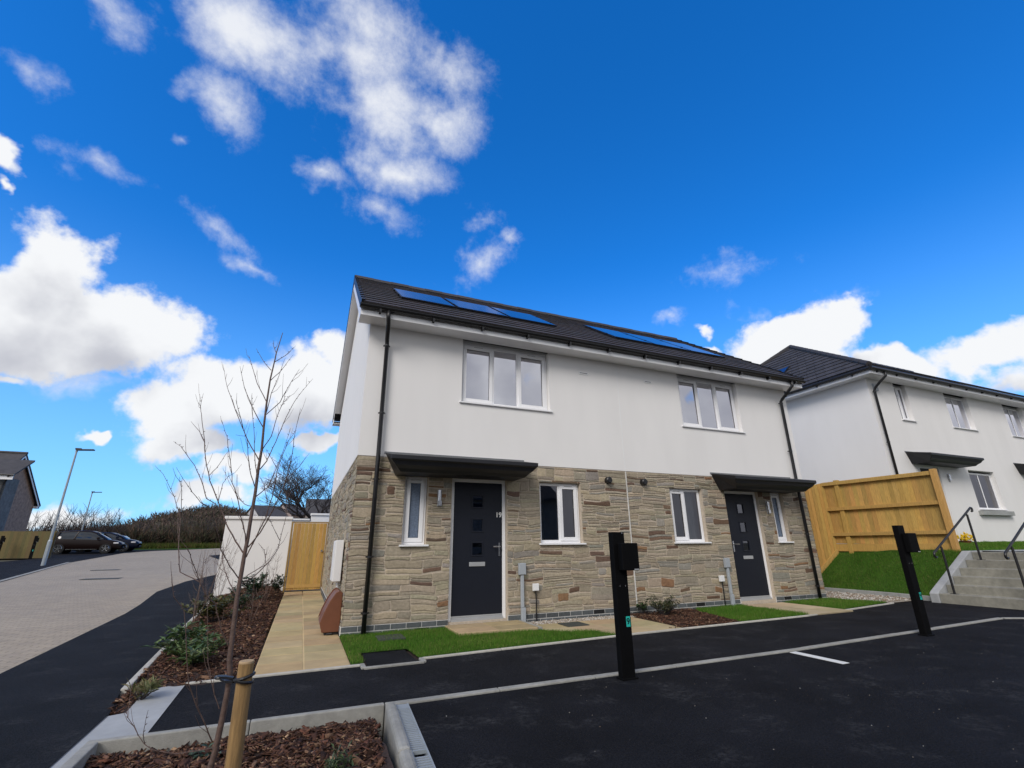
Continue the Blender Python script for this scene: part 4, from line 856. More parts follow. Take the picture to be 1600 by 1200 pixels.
# ------------------------------------------------------------------ steps and handrails
t = thing('concrete_steps', (12, -2.5, 0), 'grey concrete steps of six risers climbing the bank', 'steps')
mb = MB(); n = 6; R, T = .153, .325; pts = [(11.33, -.25)]
for i in range(n): pts += [(11.33+i*T, -.03+i*R), (11.33+i*T, -.03+(i+1)*R)]
pts += [(13.6, -.03+n*R), (13.6, -.25)]
mb.prism([(a, -1.42, b_) for a, b_ in pts], (0, -4.5, 0)); mb.build('treads', 'stepc', t, bevel=.008)
MB().prism([(11.30, -1.265, -.3), (11.30, -1.265, .12), (11.36, -1.265, .16), (12.93, -1.265, .915), (13.6, -1.265, .915), (13.6, -1.265, -.3)], (0, -.152, 0)).build('side_string', 'apron', t, bevel=.01)
def handrail(y, label, x0=11.47, x1=12.8):
    t = thing('handrail', (x0, y, .1), label, 'handrail', 'handrails beside the steps')
    z0, z1 = -.03+R, -.03+R*5; H0, H1 = z0+.93, z1+.98; sl = (H1-H0)/(x1-x0)
    a = (x0-.30, y, H0-.30*sl); b = (x1+.22, y, H1+.22*sl)
    path = [(a[0]+.055, y, a[2]-.085), (a[0]+.01, y, a[2]-.09), (a[0]-.02, y, a[2]-.06), (a[0]-.012, y, a[2]-.025), a, (x0, y, H0), (x1, y, H1), b, (b[0]+.035, y, b[2]-.005), (b[0]+.05, y, b[2]-.035), (b[0]+.04, y, b[2]-.07), (b[0]+.01, y, b[2]-.078)]
    MB().tube(path, .021, 12).build('rail', 'black', t, smooth=True)
    for xx, zz, hh in ((x0, z0, H0), (x1, z1, H1)):
        p = MB().tube([(xx, y, zz), (xx, y, hh-.045)], .021, 12).tube([(xx, y, hh-.045), (xx, y, hh-.01)], .010, 8).build('post', 'black', t)
        MB().box(xx-.055, xx+.055, y-.055, y+.055, zz-.001, zz+.008).build('base_plate', 'black', p, bevel=.002)
handrail(-1.62, 'black steel handrail at the left side of the steps, nearest the fence'); handrail(-2.72, 'black steel handrail at the right edge of the view')

# ------------------------------------------------------------------ charging posts
def ev(x, y, z, label, number, h=1.29, rz=0):
    t = thing('charging_post', (x, y, z), label, 'charging post', 'black charging posts'); t.rotation_euler.z = 0
    ORG[t] = (x, y, z)
    MB().box(x-.072, x+.068, y-.03, y+.045, z-.05, z+h).build('post', 'blackpost', t, bevel=.004)
    b = MB().box(x-.03, x+.165, y-.11, y-.031, z+h-.36, z+h-.105).build('charger', 'blackpost', t, bevel=.008)
    MB().box(x+.10, x+.155, y-.111, y-.10, z+h-.355, z+h-.345).build('status_bar', 'silver', b)
    b = MB()
    for dx, dz in ((-.03, -.50), (.035, -.50), (.04, .18+.65-h+.45)): b.tube([(x+dx, y-.028, z+h+dz if dz < 0 else z+.72), (x+dx, y-.033, z+h+dz if dz < 0 else z+.72)], .006, 8)
    b.build('bolt', 'chrome', t)
    s = MB().quad((x+.010, y-.0312, z+.43), (x+.056, y-.0312, z+.43), (x+.056, y-.0312, z+.52), (x+.010, y-.0312, z+.52)).build('number_sticker', 'teal', t)
    if number: text(t, number, x+.033, y-.0318, z+.475, .075, 'blackpost', 'sticker_number', ext=.0002)
    MB().box(x-.085, x+.085, y-.05, y+.06, z-.02, z+.010).build('base_plate', 'blackpost', t, bevel=.003)
    return t
ev1 = ev(2.295, -3.39, -.05, 'tall black charging post with a teal sticker, in front of the house party wall', '9')
ev2 = ev(7.13, -3.31, -.05, 'black charging post standing in front of the steps and fence', '9', h=1.39)

# ------------------------------------------------------------------ second house, up the slope
B2_ = 1.06; X0, X1, Y0 = 14.3, 28.5, .45
H2 = thing('terraced_house', (X0, Y0, B2_), 'white rendered house with a hipped dark roof, uphill behind the fence', 'house')
low2 = [(18.30, 19.80, B2_+.98, B2_+2.17), (15.75, 16.7, B2_+.05, B2_+2.17), (22.2, 23.2, B2_+.05, B2_+2.17)]; up2 = [(15.6, 16.22, B2_+3.54, B2_+4.72), (18.30, 19.66, B2_+3.54, B2_+4.72), (21.95, 23.3, B2_+3.54, B2_+4.72), (25.5, 26.8, B2_+3.54, B2_+4.72)]
mb = MB(); face_holes(mb, X0, X1, B2_-.5, B2_+4.72, low2+up2, Y0, .22); mb.quad((X0, Y0, B2_-1.2), (X0, Y0+8, B2_-1.2), (X0, Y0+8, B2_+4.72), (X0, Y0, B2_+4.72)); mb.quad((X1, Y0, B2_-1.2), (X1, Y0+8, B2_-1.2), (X1, Y0+8, B2_+4.72), (X1, Y0, B2_+4.72)); mb.quad((X0, Y0+8, B2_-1.2), (X1, Y0+8, B2_-1.2), (X1, Y0+8, B2_+4.72), (X0, Y0+8, B2_+4.72))
mb.build('rendered_wall', 'render', H2)
def win2(a, b, c, d, lights, pane): return window(H2, a+.005, b-.005, c+.005, d-.06, Y0+.06, lights, sill=(.11, 0), pane=pane)
for a, b, c, d in up2: MB().box(a, b, Y0+.14, Y0+.2, d-.056, d).build('head_trim', 'upvc', H2)
win2(*up2[0], [(1, 0), (1, 1)], 'panehi'); win2(*up2[1], [(1, 0), (1, 0)], 'panehi'); win2(*up2[2], [(1, 0), (1, 0)], 'panehi'); win2(*up2[3], [(1, 0), (1, 0)], 'panehi'); win2(*low2[0], [(1, 0), (1, 0)], 'pane')
MB().box(18.15, 19.95, Y0-.12, Y0+.02, B2_+.80, B2_+.93).build('stone_sill', 'concrete', H2, bevel=.006)
door(H2, 15.755, 16.695, B2_+.05, B2_+2.165, Y0+.03); door(H2, 22.205, 23.195, B2_+.05, B2_+2.165, Y0+.03)
MB().box(15.7, 16.75, Y0+.10, Y0+.3, B2_-.1, B2_+2.2).box(22.15, 23.25, Y0+.10, Y0+.3, B2_-.1, B2_+2.2).build('door_backing', 'gasket', H2)
canopy(H2, 15.25, 17.95, B2_+2.19, Y0); canopy(H2, 21.3, 23.9, B2_+2.19, Y0)
w = MB().box(17.05, 17.12, Y0-.02, Y0, B2_+1.75, B2_+1.98).build('wall_light', 'silver', H2, bevel=.003); MB().tube([(17.07, Y0-.055, B2_+1.78), (17.07, Y0-.055, B2_+1.96)], .028, 12).box(17.03, 17.13, Y0-.05, Y0-.02, B2_+1.82, B2_+1.88).build('lamp_tube', 'chrome', w)
a = MB().box(14.53, 14.72, Y0-.05, Y0, B2_+4.33, B2_+4.55).build('alarm_box', 'greybox', H2, bevel=.005); MB().box(14.6, 14.66, Y0-.054, Y0-.0505, B2_+4.40, B2_+4.46).build('lens', 'gasket', a)
E2 = B2_+4.90; ov = .38; xl, xr, yf, yb = X0-ov, X1+ov, Y0-ov, Y0+8+ov; yr = (yf+yb)/2; zr = E2+2.85; xl2 = xl+3.25; xr2 = xr-3.25
MB().box(xl, xr, yf, yf+.02, E2-.21, E2-.03).box(xl, xl+.02, yf+.0201, yb, E2-.21, E2-.03).box(xr-.02, xr, yf+.0201, yb, E2-.21, E2-.03).build('fascia', 'upvc', H2)
MB().box(xl+.0205, xr-.0205, yf+.0205, Y0-.001, E2-.20, E2-.19).box(xl+.0205, X0-.001, Y0, yb, E2-.20, E2-.19).build('soffit', 'upvc', H2)
rf2 = MB()
def slope_courses(mb, A, B, Cq, Dq, n, seed):
    """A,B eave ends; Dq,Cq upper ends; courses as overlapping slabs with broken joints"""
    rd = random.Random(seed); A, B, Cq, Dq = map(Vector, (A, B, Cq, Dq)); nr = (B-A).cross(Dq-A).normalized()
    if nr.z < 0: nr = -nr
    for c in range(n):
        s0, s1 = c/n, min(1, (c+1.1)/n); a0, b0 = A.lerp(Dq, s0), B.lerp(Cq, s0); a1, b1 = A.lerp(Dq, s1), B.lerp(Cq, s1); Ln = (b0-a0).length; k = max(1, int(Ln/.30)); off = .5/k*(c % 2)
        ts = [0]+[(i+1)/k-off for i in range(k)]+[1]; ts = sorted({min(1, max(0, t_)) for t_ in ts})
        for t0, t1 in zip(ts[:-1], ts[1:]):
            g = min(.004/max(Ln, .01), (t1-t0)*.2); p, q = a0.lerp(b0, t0+g), a0.lerp(b0, t1-g); r, s = a1.lerp(b1, t1-g), a1.lerp(b1, t0+g); kk = rd.uniform(.8, 1.2); mb.col((.042*kk, .040*kk, .046*kk))
            mb.add([p+nr*.0, q+nr*.0, q+nr*.036, p+nr*.036, r+nr*.01, s+nr*.01], [(0, 1, 2, 3), (3, 2, 4, 5), (0, 3, 5), (1, 4, 2)])
slope_courses(rf2, (xl-.05, yf-.05, E2), (xr+.05, yf-.05, E2), (xr2, yr, zr), (xl2, yr, zr), 16, 1)
slope_courses(rf2, (xl-.05, yb+.05, E2), (xl-.05, yf-.05, E2), (xl2, yr, zr), (xl2, yr, zr), 16, 2)
r2 = rf2.build('roof', 'tile', H2)
MB().add([(xl, yf, E2-.01), (xr, yf, E2-.01), (xr, yb, E2-.01), (xl, yb, E2-.01), (xl2, yr, zr-.01), (xr2, yr, zr-.01)], [(0, 1, 5, 4), (2, 3, 4, 5), (3, 0, 4), (1, 2, 5), (0, 3, 2, 1)]).build('roof_deck', 'slate', r2)
rt = MB().col((.04, .038, .043)); 
for a, b in (((xl-.04, yf-.04, E2+.04), (xl2, yr, zr+.05)), ((xl-.04, yb+.04, E2+.04), (xl2, yr, zr+.05)), ((xl2, yr, zr+.05), (xr2, yr, zr+.05))):
    a, b = Vector(a), Vector(b); k = max(2, int((b-a).length/.42))
    for i in range(k): rt.tube([a.lerp(b, i/k), a.lerp(b, (i+1.02)/k)], [.085, .078], 8)
rt.build('ridge_tiles', 'tile', r2)
g = MB(); g2 = g.tube([(xl-.05, yf-.055, E2-.07), (xr+.05, yf-.055, E2-.07)], .055, 12).tube([(xl-.055, yf-.05, E2-.07), (xl-.055, yb+.05, E2-.07)], .055, 12).build('gutter', 'black', H2)
b = MB()
for i in range(16): x = xl+.3+i*.93; MB().box(x-.017, x+.017, yf-.06, yf-.001, E2-.16, E2-.09).build('bracket', 'black', g2)
for i in range(7): y = yf+.5+i*1.1; MB().box(xl-.06, xl-.001, y-.017, y+.017, E2-.16, E2-.09).build('bracket', 'black', g2)
downpipe(H2, [(14.52, yf-.05, E2-.1), (14.52, yf-.05, E2-.24), (14.49, yf+.1, E2-.36), (14.44, Y0-.12, E2-.52), (14.44, Y0-.075, E2-.6), (14.44, Y0-.075, B2_-.1)], brackets=[(14.44, Y0-.075, E2-.64), (14.44, Y0-.075, B2_+2.75), (14.44, Y0-.075, B2_+1.2)])
nf = (Vector((0, yr-yf, zr-E2))).normalized(); 
def p2(A, B, Dq, u0, u1, s0, s1, name='solar_panel'):
    A, B, Dq = map(Vector, (A, B, Dq)); u = (B-A).normalized(); v = Dq; n_ = u.cross(v).normalized(); n_ = n_ if n_.z > 0 else -n_
    q = [A+u*u0+v*s0, A+u*u1+v*s0, A+u*u1+v*s1, A+u*u0+v*s1]; mb = MB(); mb.add([x+n_*.09 for x in q]+[x+n_*.03 for x in q], [(0, 1, 2, 3), (0, 4, 5, 1), (1, 5, 6, 2), (2, 6, 7, 3), (3, 7, 4, 0)]); o = mb.build(name, 'black', H2)
    q = [A+u*(u0+.03)+v*(s0+.012), A+u*(u1-.03)+v*(s0+.012), A+u*(u1-.03)+v*(s1-.012), A+u*(u0+.03)+v*(s1-.012)]; MB().quad(*[x+n_*.094 for x in q]).build('cells', 'solar', o)
for i in range(7): p2((xl, yf, E2), (xr, yf, E2), (0, yr-yf, zr-E2), 2.6+i*1.16+(.5 if i > 2 else 0), 3.7+i*1.16+(.5 if i > 2 else 0), .18, .52)
p2((xl, yb, E2), (xl, yf, E2), (xl2-xl, 0, zr-E2), 3.1, 4.2, .13, .48); p2((xl, yb, E2), (xl, yf, E2), (xl2-xl, 0, zr-E2), 4.26, 5.36, .13, .48)

# things by the second house wall
t = thing('flower_pot', (16.45, .22, 1.05), 'yellow daffodils crowding a small pot against the white wall at the top of the steps', 'flowers')
MB().tube([(16.45, .22, 1.03), (16.45, .22, 1.13)], [.10, .14], 14).build('pot', 'terracotta', t)
mb = MB(); rd = random.Random(2)
for i in range(46):
    a, r = rd.uniform(0, 6.28), rd.uniform(0, .26); x, y, z = 16.45+r*math.cos(a), .20+r*.6*math.sin(a), 1.14+rd.uniform(.02, .20)*(1-r*1.6)
    for k in range(6): b_ = k*1.047; mb.add([(x, y, z), (x+.045*math.cos(b_), y-.01, z+.045*math.sin(b_)), (x+.045*math.cos(b_+.8), y-.018, z+.045*math.sin(b_+.8))], [(0, 1, 2)])
    mb.tube([(x, y, z), (x, y-.035, z)], [.012, .02], 6)
mb.build('petals', 'yellow', t)
mb = MB(); 
for i in range(50): a, r = rd.uniform(0, 6.28), rd.uniform(0, .14); x, y = 16.45+r*math.cos(a), .22+r*math.sin(a)*.6; mb.col((.06, .14, .03)); mb.add([(x-.008, y, 1.08), (x+.008, y, 1.08), (x+rd.uniform(-.08, .08), y-.02, 1.13+rd.uniform(.02, .14))], [(0, 1, 2)])
mb.build('leaves', 'leaf', t)
t = thing('garden_broom', (16.1, .32, 1.05), 'faded red and white long-handled tool leaning by the yellow flowers', 'garden tool')
MB().tube([(15.98, .24, 1.06), (15.86, .33, 1.50)], .017, 8).build('handle', 'redstick', t); MB().box(15.80, 15.93, .29, .36, 1.49, 1.54).build('head', 'offwhite', t, bevel=.01)

# ------------------------------------------------------------------ stake, tie and sapling
TR= [[-0.903,-4.5,0.131],[-0.894,-4.5,0.188],[-0.886,-4.5,0.324],[-0.882,-4.5,0.442],[-0.885,-4.5,0.528],[-0.897,-4.5,0.591],[-0.902,-4.5,0.715],[-0.909,-4.5,0.879],[-0.908,-4.5,1.001],[-0.908,-4.5,1.087],[-0.905,-4.5,1.171],[-0.906,-4.5,1.28],[-0.905,-4.5,1.415],[-0.91,-4.5,1.561],[-0.909,-4.5,1.666],[-0.918,-4.5,1.801],[-0.924,-4.5,1.947],[-0.926,-4.5,2.099],[-0.918,-4.5,2.235],[-0.917,-4.5,2.272],[-0.9,-4.5,2.416]]
BR= [(0.5,[[-0.917,-4.5,2.272],[-0.944,-4.448,2.34],[-0.956,-4.395,2.397]]),(0.6,[[-0.915,-4.5,2.215],[-0.871,-4.409,2.299],[-0.826,-4.318,2.412]]),(0.6,[[-0.931,-4.5,2.158],[-0.989,-4.392,2.243],[-1.059,-4.283,2.369]]),(0.6,[[-0.922,-4.5,2.092],[-0.887,-4.344,2.215],[-0.842,-4.187,2.393]]),(0.7,[[-0.916,-4.5,1.887],[-0.913,-4.44,2.028],[-0.892,-4.379,2.165],[-0.877,-4.319,2.313]]),(0.7,[[-0.926,-4.5,1.957],[-1.003,-4.4,2.093],[-1.064,-4.3,2.243],[-1.107,-4.2,2.343]]),(0.7,[[-0.914,-4.5,1.877],[-0.846,-4.594,1.936],[-0.811,-4.687,1.998],[-0.759,-4.781,2.09]]),(0.8,[[-0.92,-4.5,1.797],[-0.991,-4.499,1.907],[-1.055,-4.498,2.027],[-1.099,-4.497,2.16]]),(0.8,[[-0.905,-4.5,1.666],[-0.876,-4.422,1.762],[-0.869,-4.343,1.904],[-0.847,-4.265,2.043],[-0.854,-4.187,2.126]]),(0.4,[[-0.845,-4.5,1.928],[-0.833,-4.439,1.981],[-0.812,-4.378,2.044]]),(0.9,[[-0.914,-4.5,1.606],[-0.995,-4.443,1.722],[-1.044,-4.386,1.816],[-1.128,-4.329,1.98],[-1.183,-4.272,2.09],[-1.241,-4.214,2.256]]),(0.5,[[-1.021,-4.5,1.779],[-1.043,-4.613,1.845],[-1.053,-4.726,1.888]]),(0.9,[[-0.903,-4.5,1.549],[-0.872,-4.499,1.601],[-0.872,-4.499,1.605],[-0.842,-4.498,1.716],[-0.817,-4.497,1.83],[-0.78,-4.497,1.957],[-0.737,-4.496,2.053],[-0.688,-4.495,2.135]]),(0.7,[[-0.914,-4.5,1.454],[-0.949,-4.535,1.542],[-0.974,-4.57,1.657],[-0.985,-4.605,1.715],[-1.034,-4.64,1.713]]),(0.6,[[-0.912,-4.5,1.518],[-0.934,-4.487,1.6],[-0.962,-4.473,1.744],[-0.996,-4.46,1.903],[-1.017,-4.447,2.014]]),(0.8,[[-0.902,-4.5,1.394],[-0.846,-4.482,1.455],[-0.822,-4.463,1.558],[-0.798,-4.445,1.679],[-0.776,-4.427,1.823]]),(1.1,[[-0.896,-4.5,1.126],[-0.844,-4.542,1.204],[-0.806,-4.583,1.294],[-0.778,-4.625,1.372],[-0.749,-4.667,1.486],[-0.737,-4.708,1.611],[-0.736,-4.75,1.729],[-0.724,-4.791,1.856]]),(1,[[-0.898,-4.5,1.076],[-0.866,-4.523,1.171],[-0.829,-4.545,1.284],[-0.811,-4.568,1.394],[-0.804,-4.591,1.553],[-0.78,-4.614,1.662],[-0.772,-4.636,1.694],[-0.735,-4.659,1.761]]),(0.9,[[-0.908,-4.5,1.137],[-0.918,-4.515,1.193],[-0.951,-4.53,1.283],[-0.98,-4.544,1.373],[-1.019,-4.559,1.464],[-1.046,-4.574,1.579],[-1.066,-4.589,1.647],[-1.08,-4.604,1.708],[-1.118,-4.618,1.793]]),(1.2,[[-0.914,-4.5,1.096],[-0.964,-4.467,1.16],[-1.03,-4.434,1.252],[-1.091,-4.401,1.371],[-1.159,-4.369,1.493],[-1.208,-4.336,1.62],[-1.238,-4.303,1.732],[-1.29,-4.27,1.902],[-1.308,-4.237,1.958],[-1.315,-4.204,2.051]]),(0.5,[[-1.2,-4.5,1.689],[-1.256,-4.401,1.768],[-1.327,-4.302,1.843]]),(0.9,[[-0.913,-4.5,0.966],[-0.964,-4.539,1.031],[-1.012,-4.579,1.112],[-1.015,-4.618,1.148],[-1.033,-4.657,1.201],[-1.044,-4.696,1.268]]),(0.8,[[-0.912,-4.5,0.884],[-0.961,-4.445,0.946],[-1.004,-4.391,1.01],[-1.032,-4.336,1.077],[-1.046,-4.282,1.139]]),(0.9,[[-0.904,-4.5,0.636],[-0.954,-4.526,0.727],[-0.996,-4.552,0.852],[-1.031,-4.579,0.886],[-1.078,-4.605,0.965],[-1.132,-4.631,1.083],[-1.138,-4.657,1.108],[-1.186,-4.684,1.169],[-1.215,-4.71,1.209]]),(0.5,[[-0.907,-4.5,0.372],[-0.954,-4.475,0.463],[-0.997,-4.449,0.576],[-1.046,-4.424,0.811],[-1.056,-4.399,0.93]]),(0.8,[[-0.912,-4.5,0.236],[-0.941,-4.531,0.304],[-0.995,-4.562,0.407],[-1.044,-4.593,0.513],[-1.115,-4.624,0.836],[-1.166,-4.655,0.904],[-1.179,-4.687,0.969],[-1.195,-4.718,1.067]]),(0.7,[[-0.905,-4.5,0.211],[-1.059,-4.48,0.201],[-1.162,-4.46,0.226],[-1.201,-4.44,0.251],[-1.292,-4.42,0.361],[-1.309,-4.4,0.385]]),(0.3,[[-1.19,-4.5,0.268],[-1.176,-4.649,0.356],[-1.146,-4.799,0.473]]),(0.7,[[-1.094,-4.5,0.959],[-1.196,-4.462,1.007],[-1.23,-4.424,1.114],[-1.247,-4.386,1.168],[-1.266,-4.348,1.283],[-1.327,-4.31,1.402],[-1.411,-4.272,1.531],[-1.471,-4.234,1.583]]),(0.4,[[-1.236,-4.5,1.276],[-1.24,-4.582,1.408],[-1.246,-4.664,1.47]]),(0.6,[[-1.072,-4.5,1.334],[-1.1,-4.54,1.325],[-1.143,-4.58,1.349],[-1.208,-4.62,1.427],[-1.27,-4.66,1.519]]),(0.7,[[-1.085,-4.5,1.351],[-1.145,-4.444,1.384],[-1.198,-4.387,1.489],[-1.256,-4.331,1.58],[-1.35,-4.274,1.686],[-1.363,-4.218,1.7],[-1.424,-4.161,1.743]]),(0.9,[[-0.899,-4.5,0.942],[-0.841,-4.455,0.981],[-0.784,-4.411,1.051],[-0.755,-4.366,1.108],[-0.752,-4.322,1.137],[-0.736,-4.277,1.312],[-0.757,-4.233,1.459]]),(0.5,[[-0.755,-4.5,1.5],[-0.699,-4.556,1.564],[-0.651,-4.612,1.64]]),(0.5,[[-1.077,-4.5,1.363],[-1.096,-4.338,1.481],[-1.095,-4.175,1.559]]),(0.4,[[-1.142,-4.5,1.507],[-1.11,-4.475,1.573],[-1.084,-4.45,1.653]]),(0.6,[[-0.88,-4.5,0.984],[-0.796,-4.453,1.035],[-0.82,-4.406,1.109],[-0.859,-4.359,1.149]]),(0.4,[[-0.742,-4.5,1.159],[-0.774,-4.583,1.214],[-0.804,-4.667,1.272]]),(0.5,[[-0.913,-4.5,1.344],[-0.958,-4.422,1.36],[-1.005,-4.344,1.402],[-1.074,-4.266,1.496],[-1.133,-4.188,1.589]]),(0.4,[[-0.838,-4.5,1.369],[-0.874,-4.426,1.473],[-0.911,-4.351,1.531]]),(0.4,[[-0.816,-4.5,1.566],[-0.879,-4.336,1.667],[-0.915,-4.172,1.728]])]

t = thing('tree_stake', (-.80, -4.64, -.16), 'round pale timber stake beside the young tree in the foreground', 'stake')
MB().tube([(-.795, -4.6, -.3), (-.80, -4.62, .2), (-.808, -4.64, .592)], [.037, .0355, .034], 28, cap=False).build('pole', 'stake', t, smooth=True)
MB().tube([(-.8075, -4.64, .588), (-.808, -4.64, .597), (-.808, -4.64, .600)], [.0338, .0335, .031], 28).build('end_grain', 'stakeend', t)
tb = MB(); 
def loop(mb, cx, cy, r, z, zt=0, n=20, rad=.0075):
    mb.tube([(cx+r*math.cos(2*math.pi*i/n), cy+r*math.sin(2*math.pi*i/n), z+zt*math.cos(2*math.pi*i/n)) for i in range(n+1)], rad, 6)
loop(tb, -.808, -4.64, .040, .515, -.008); loop(tb, -.808, -4.64, .041, .532, .01)
tb.tube([(-.85, -4.635, .515), (-.885, -4.60, .51), (-.915, -4.53, .508)], .009, 6).tube([(-.85, -4.645, .53), (-.89, -4.58, .525), (-.93, -4.51, .515)], .008, 6); loop(tb, -.922, -4.5, .022, .511, 0)
tag(tb.build('tree_tie', 'black', loc=(-.86, -4.58, .5)), 'black rubber strap tying the young trunk to the stake', 'tree tie')
TRE = thing('young_tree', (-.93, -4.5, -.16), 'slender leafless young tree tied to a stake in the foreground bed', 'tree')
tr = [(-.935, -4.5, -.25)]+[tuple(p) for p in TR]; nT = len(tr); zt_ = tr[-1][2]
rads = [.0145*(1-(p[2]-tr[0][2])/(zt_-tr[0][2]))**.8+.0018 for p in tr]
MB().tube(tr, rads, 10).build('trunk', 'bark', TRE, smooth=True)
rd = random.Random(17); bm_ = MB()
for r, pts in BR:
    P_ = [Vector(p) for p in pts]; Q = []
    for a, b in zip(P_[:-1], P_[1:]):
        for k in range(3): Q.append(a.lerp(b, k/3)+Vector((rd.uniform(-.0015, .0015), rd.uniform(-.004, .004), rd.uniform(-.0015, .0015))))
    Q.append(P_[-1]); n = len(Q); bm_.tube(Q, [(.0029*r)*(1-i/(n-1))**.8+.0007 for i in range(n)], 5)
    for i in range(2, n-1):
        if rd.random() < .30:
            d = (Q[i+1]-Q[i]).normalized(); s = Vector((rd.uniform(-1, 1), rd.uniform(-1, 1), rd.uniform(-.1, .6))); v = (d+s*.6).normalized(); l = rd.uniform(.04, .16)
            bm_.tube([Q[i], Q[i]+v*l*.5, Q[i]+(v+Vector((0, 0, .25))).normalized()*l], [.0013, .001, .0007], 4)
        if rd.random() < .6:
            d = Vector((rd.uniform(-1, 1), rd.uniform(-1, 1), .5)).normalized(); bm_.tube([Q[i], Q[i]+d*.005, Q[i]+d*.011], [.0016, .0022, .0004], 4)
bm_.build('branches', 'bark', TRE)

# ------------------------------------------------------------------ shrubs
def leafy(name, x, y, z, r, h, n, L0, cols, label, group=None, up=.7, wfac=.2, seed=0, stems=18, kids=True):
    rd = random.Random(seed); t = thing(name, (x, y, z), label, 'shrub', group); lf = MB(); st = MB()
    for s in range(stems):
        a = rd.uniform(0, 6.28); rr = r*rd.uniform(.1, 1)**.6; tip = Vector((x+rr*math.cos(a), y+rr*math.sin(a), z+h*rd.uniform(.55, 1)*(1-.4*(rr/r)**2))); b0 = Vector((x+rr*.15*math.cos(a), y+rr*.15*math.sin(a), z)); mid = b0.lerp(tip, .5)+Vector((0, 0, h*.12))
        st.tube([b0, mid, tip], [.005, .0035, .0015], 4)
        for k in range(n//stems):
            f = rd.uniform(.25, 1.05); p = b0.lerp(mid, f*2) if f < .5 else mid.lerp(tip, (f-.5)*2)
            b = rd.uniform(0, 6.28); d = Vector((math.cos(b), math.sin(b), rd.uniform(-.1, 1)*up+.1)).normalized(); l = L0*rd.uniform(.6, 1.25); sd_ = d.cross(Vector((0, 0, 1))).normalized()*l*wfac; dn = Vector((0, 0, -l*rd.uniform(.0, .35)))
            c = rd.choice(cols); k_ = rd.uniform(.65, 1.25); lf.col(tuple(q*k_ for q in c))
            m_ = p+d*l*.5; fold = Vector((0, 0, l*wfac*.35)); lf.add([p, m_+sd_+fold, p+d*l+dn, m_-sd_+fold, m_+dn*.2], [(0, 1, 4), (1, 2, 4), (4, 2, 3), (0, 4, 3)])
    lf.build('leaves', 'leaf', t); st.build('stems', 'darkbark', t); return t
GA = [(.06, .10, .03), (.08, .14, .04), (.04, .075, .025), (.13, .18, .06)]
leafy('evergreen_shrub', -1.50, -1.30, -.04, .34, .30, 400, .125, GA+[(.16, .19, .07)], 'largest lance-leaved green shrub, at the near end of the side bed', up=.9, seed=1, wfac=.14, stems=24)
leafy('evergreen_shrub', -1.72, -.45, -.04, .40, .33, 440, .125, GA, 'lance-leaved green shrub by the pale edging, second from the near end of the side bed', up=.9, seed=2, wfac=.14, stems=24)
leafy('olive_shrub', -1.80, 2.2, -.03, .5, .46, 620, .11, [(.10, .10, .03), (.13, .12, .04), (.06, .07, .02)], 'yellowish olive shrub in the middle of the side bed', seed=3, stems=22)
leafy('olive_shrub', -1.55, 3.6, -.03, .38, .42, 420, .08, [(.03, .06, .02), (.05, .08, .025)], 'small dark shrub behind the olive one in the side bed', seed=4, stems=18)
leafy('laurel_shrub', -1.50, 5.4, .04, .40, .55, 620, .10, [(.025, .05, .022), (.045, .085, .04), (.07, .12, .06)], 'bushy dark green shrub in front of the white garden wall', seed=5, wfac=.26, stems=22)
leafy('laurel_shrub', -1.05, 6.1, .08, .24, .46, 260, .10, [(.05, .07, .04), (.08, .10, .06), (.03, .05, .02)], 'slim grey-green shrub by the corner of the garden wall next to the gate', seed=6, wfac=.24, stems=14)
leafy('laurel_shrub', -2.0, 6.4, .04, .26, .26, 180, .07, [(.05, .08, .04), (.09, .08, .05)], 'low shrub at the foot of the white wall, left of the bushy one', seed=7, stems=12)
leafy('low_grass_tuft', -1.70, -2.25, -.05, .13, .13, 120, .12, [(.12, .14, .04), (.20, .17, .07)], 'thin yellow-green tuft beside the concrete apron', seed=8, up=2.2, wfac=.05, stems=20)
leafy('evergreen_shrub', -.28, -4.18, -.15, .10, .17, 220, .055, [(.06, .10, .03), (.10, .14, .045), (.03, .06, .02)], 'small wispy green plant alone in the foreground bark bed', seed=9, up=1.6, wfac=.10, stems=26)
leafy('evergreen_shrub', -1.04, -3.62, -.15, .09, .12, 70, .055, [(.03, .055, .03), (.06, .09, .05)], 'tiny dark-leaved plant by the kerb behind the young trunk', seed=10, wfac=.25, stems=12)
leafy('hebe_shrub', 5.22, -.42, -.04, .30, .34, 560, .075, [(.07, .08, .035), (.10, .10, .045), (.04, .06, .025)], 'bushy olive shrub in the small bark bed under the right kitchen window', seed=11, up=2.0, wfac=.13, stems=40)
leafy('laurel_shrub', 4.98, -.14, -.04, .16, .26, 110, .075, [(.035, .07, .025), (.06, .11, .04)], 'small dark shrub against the stone wall beside the party joint', seed=12, wfac=.25, stems=9)
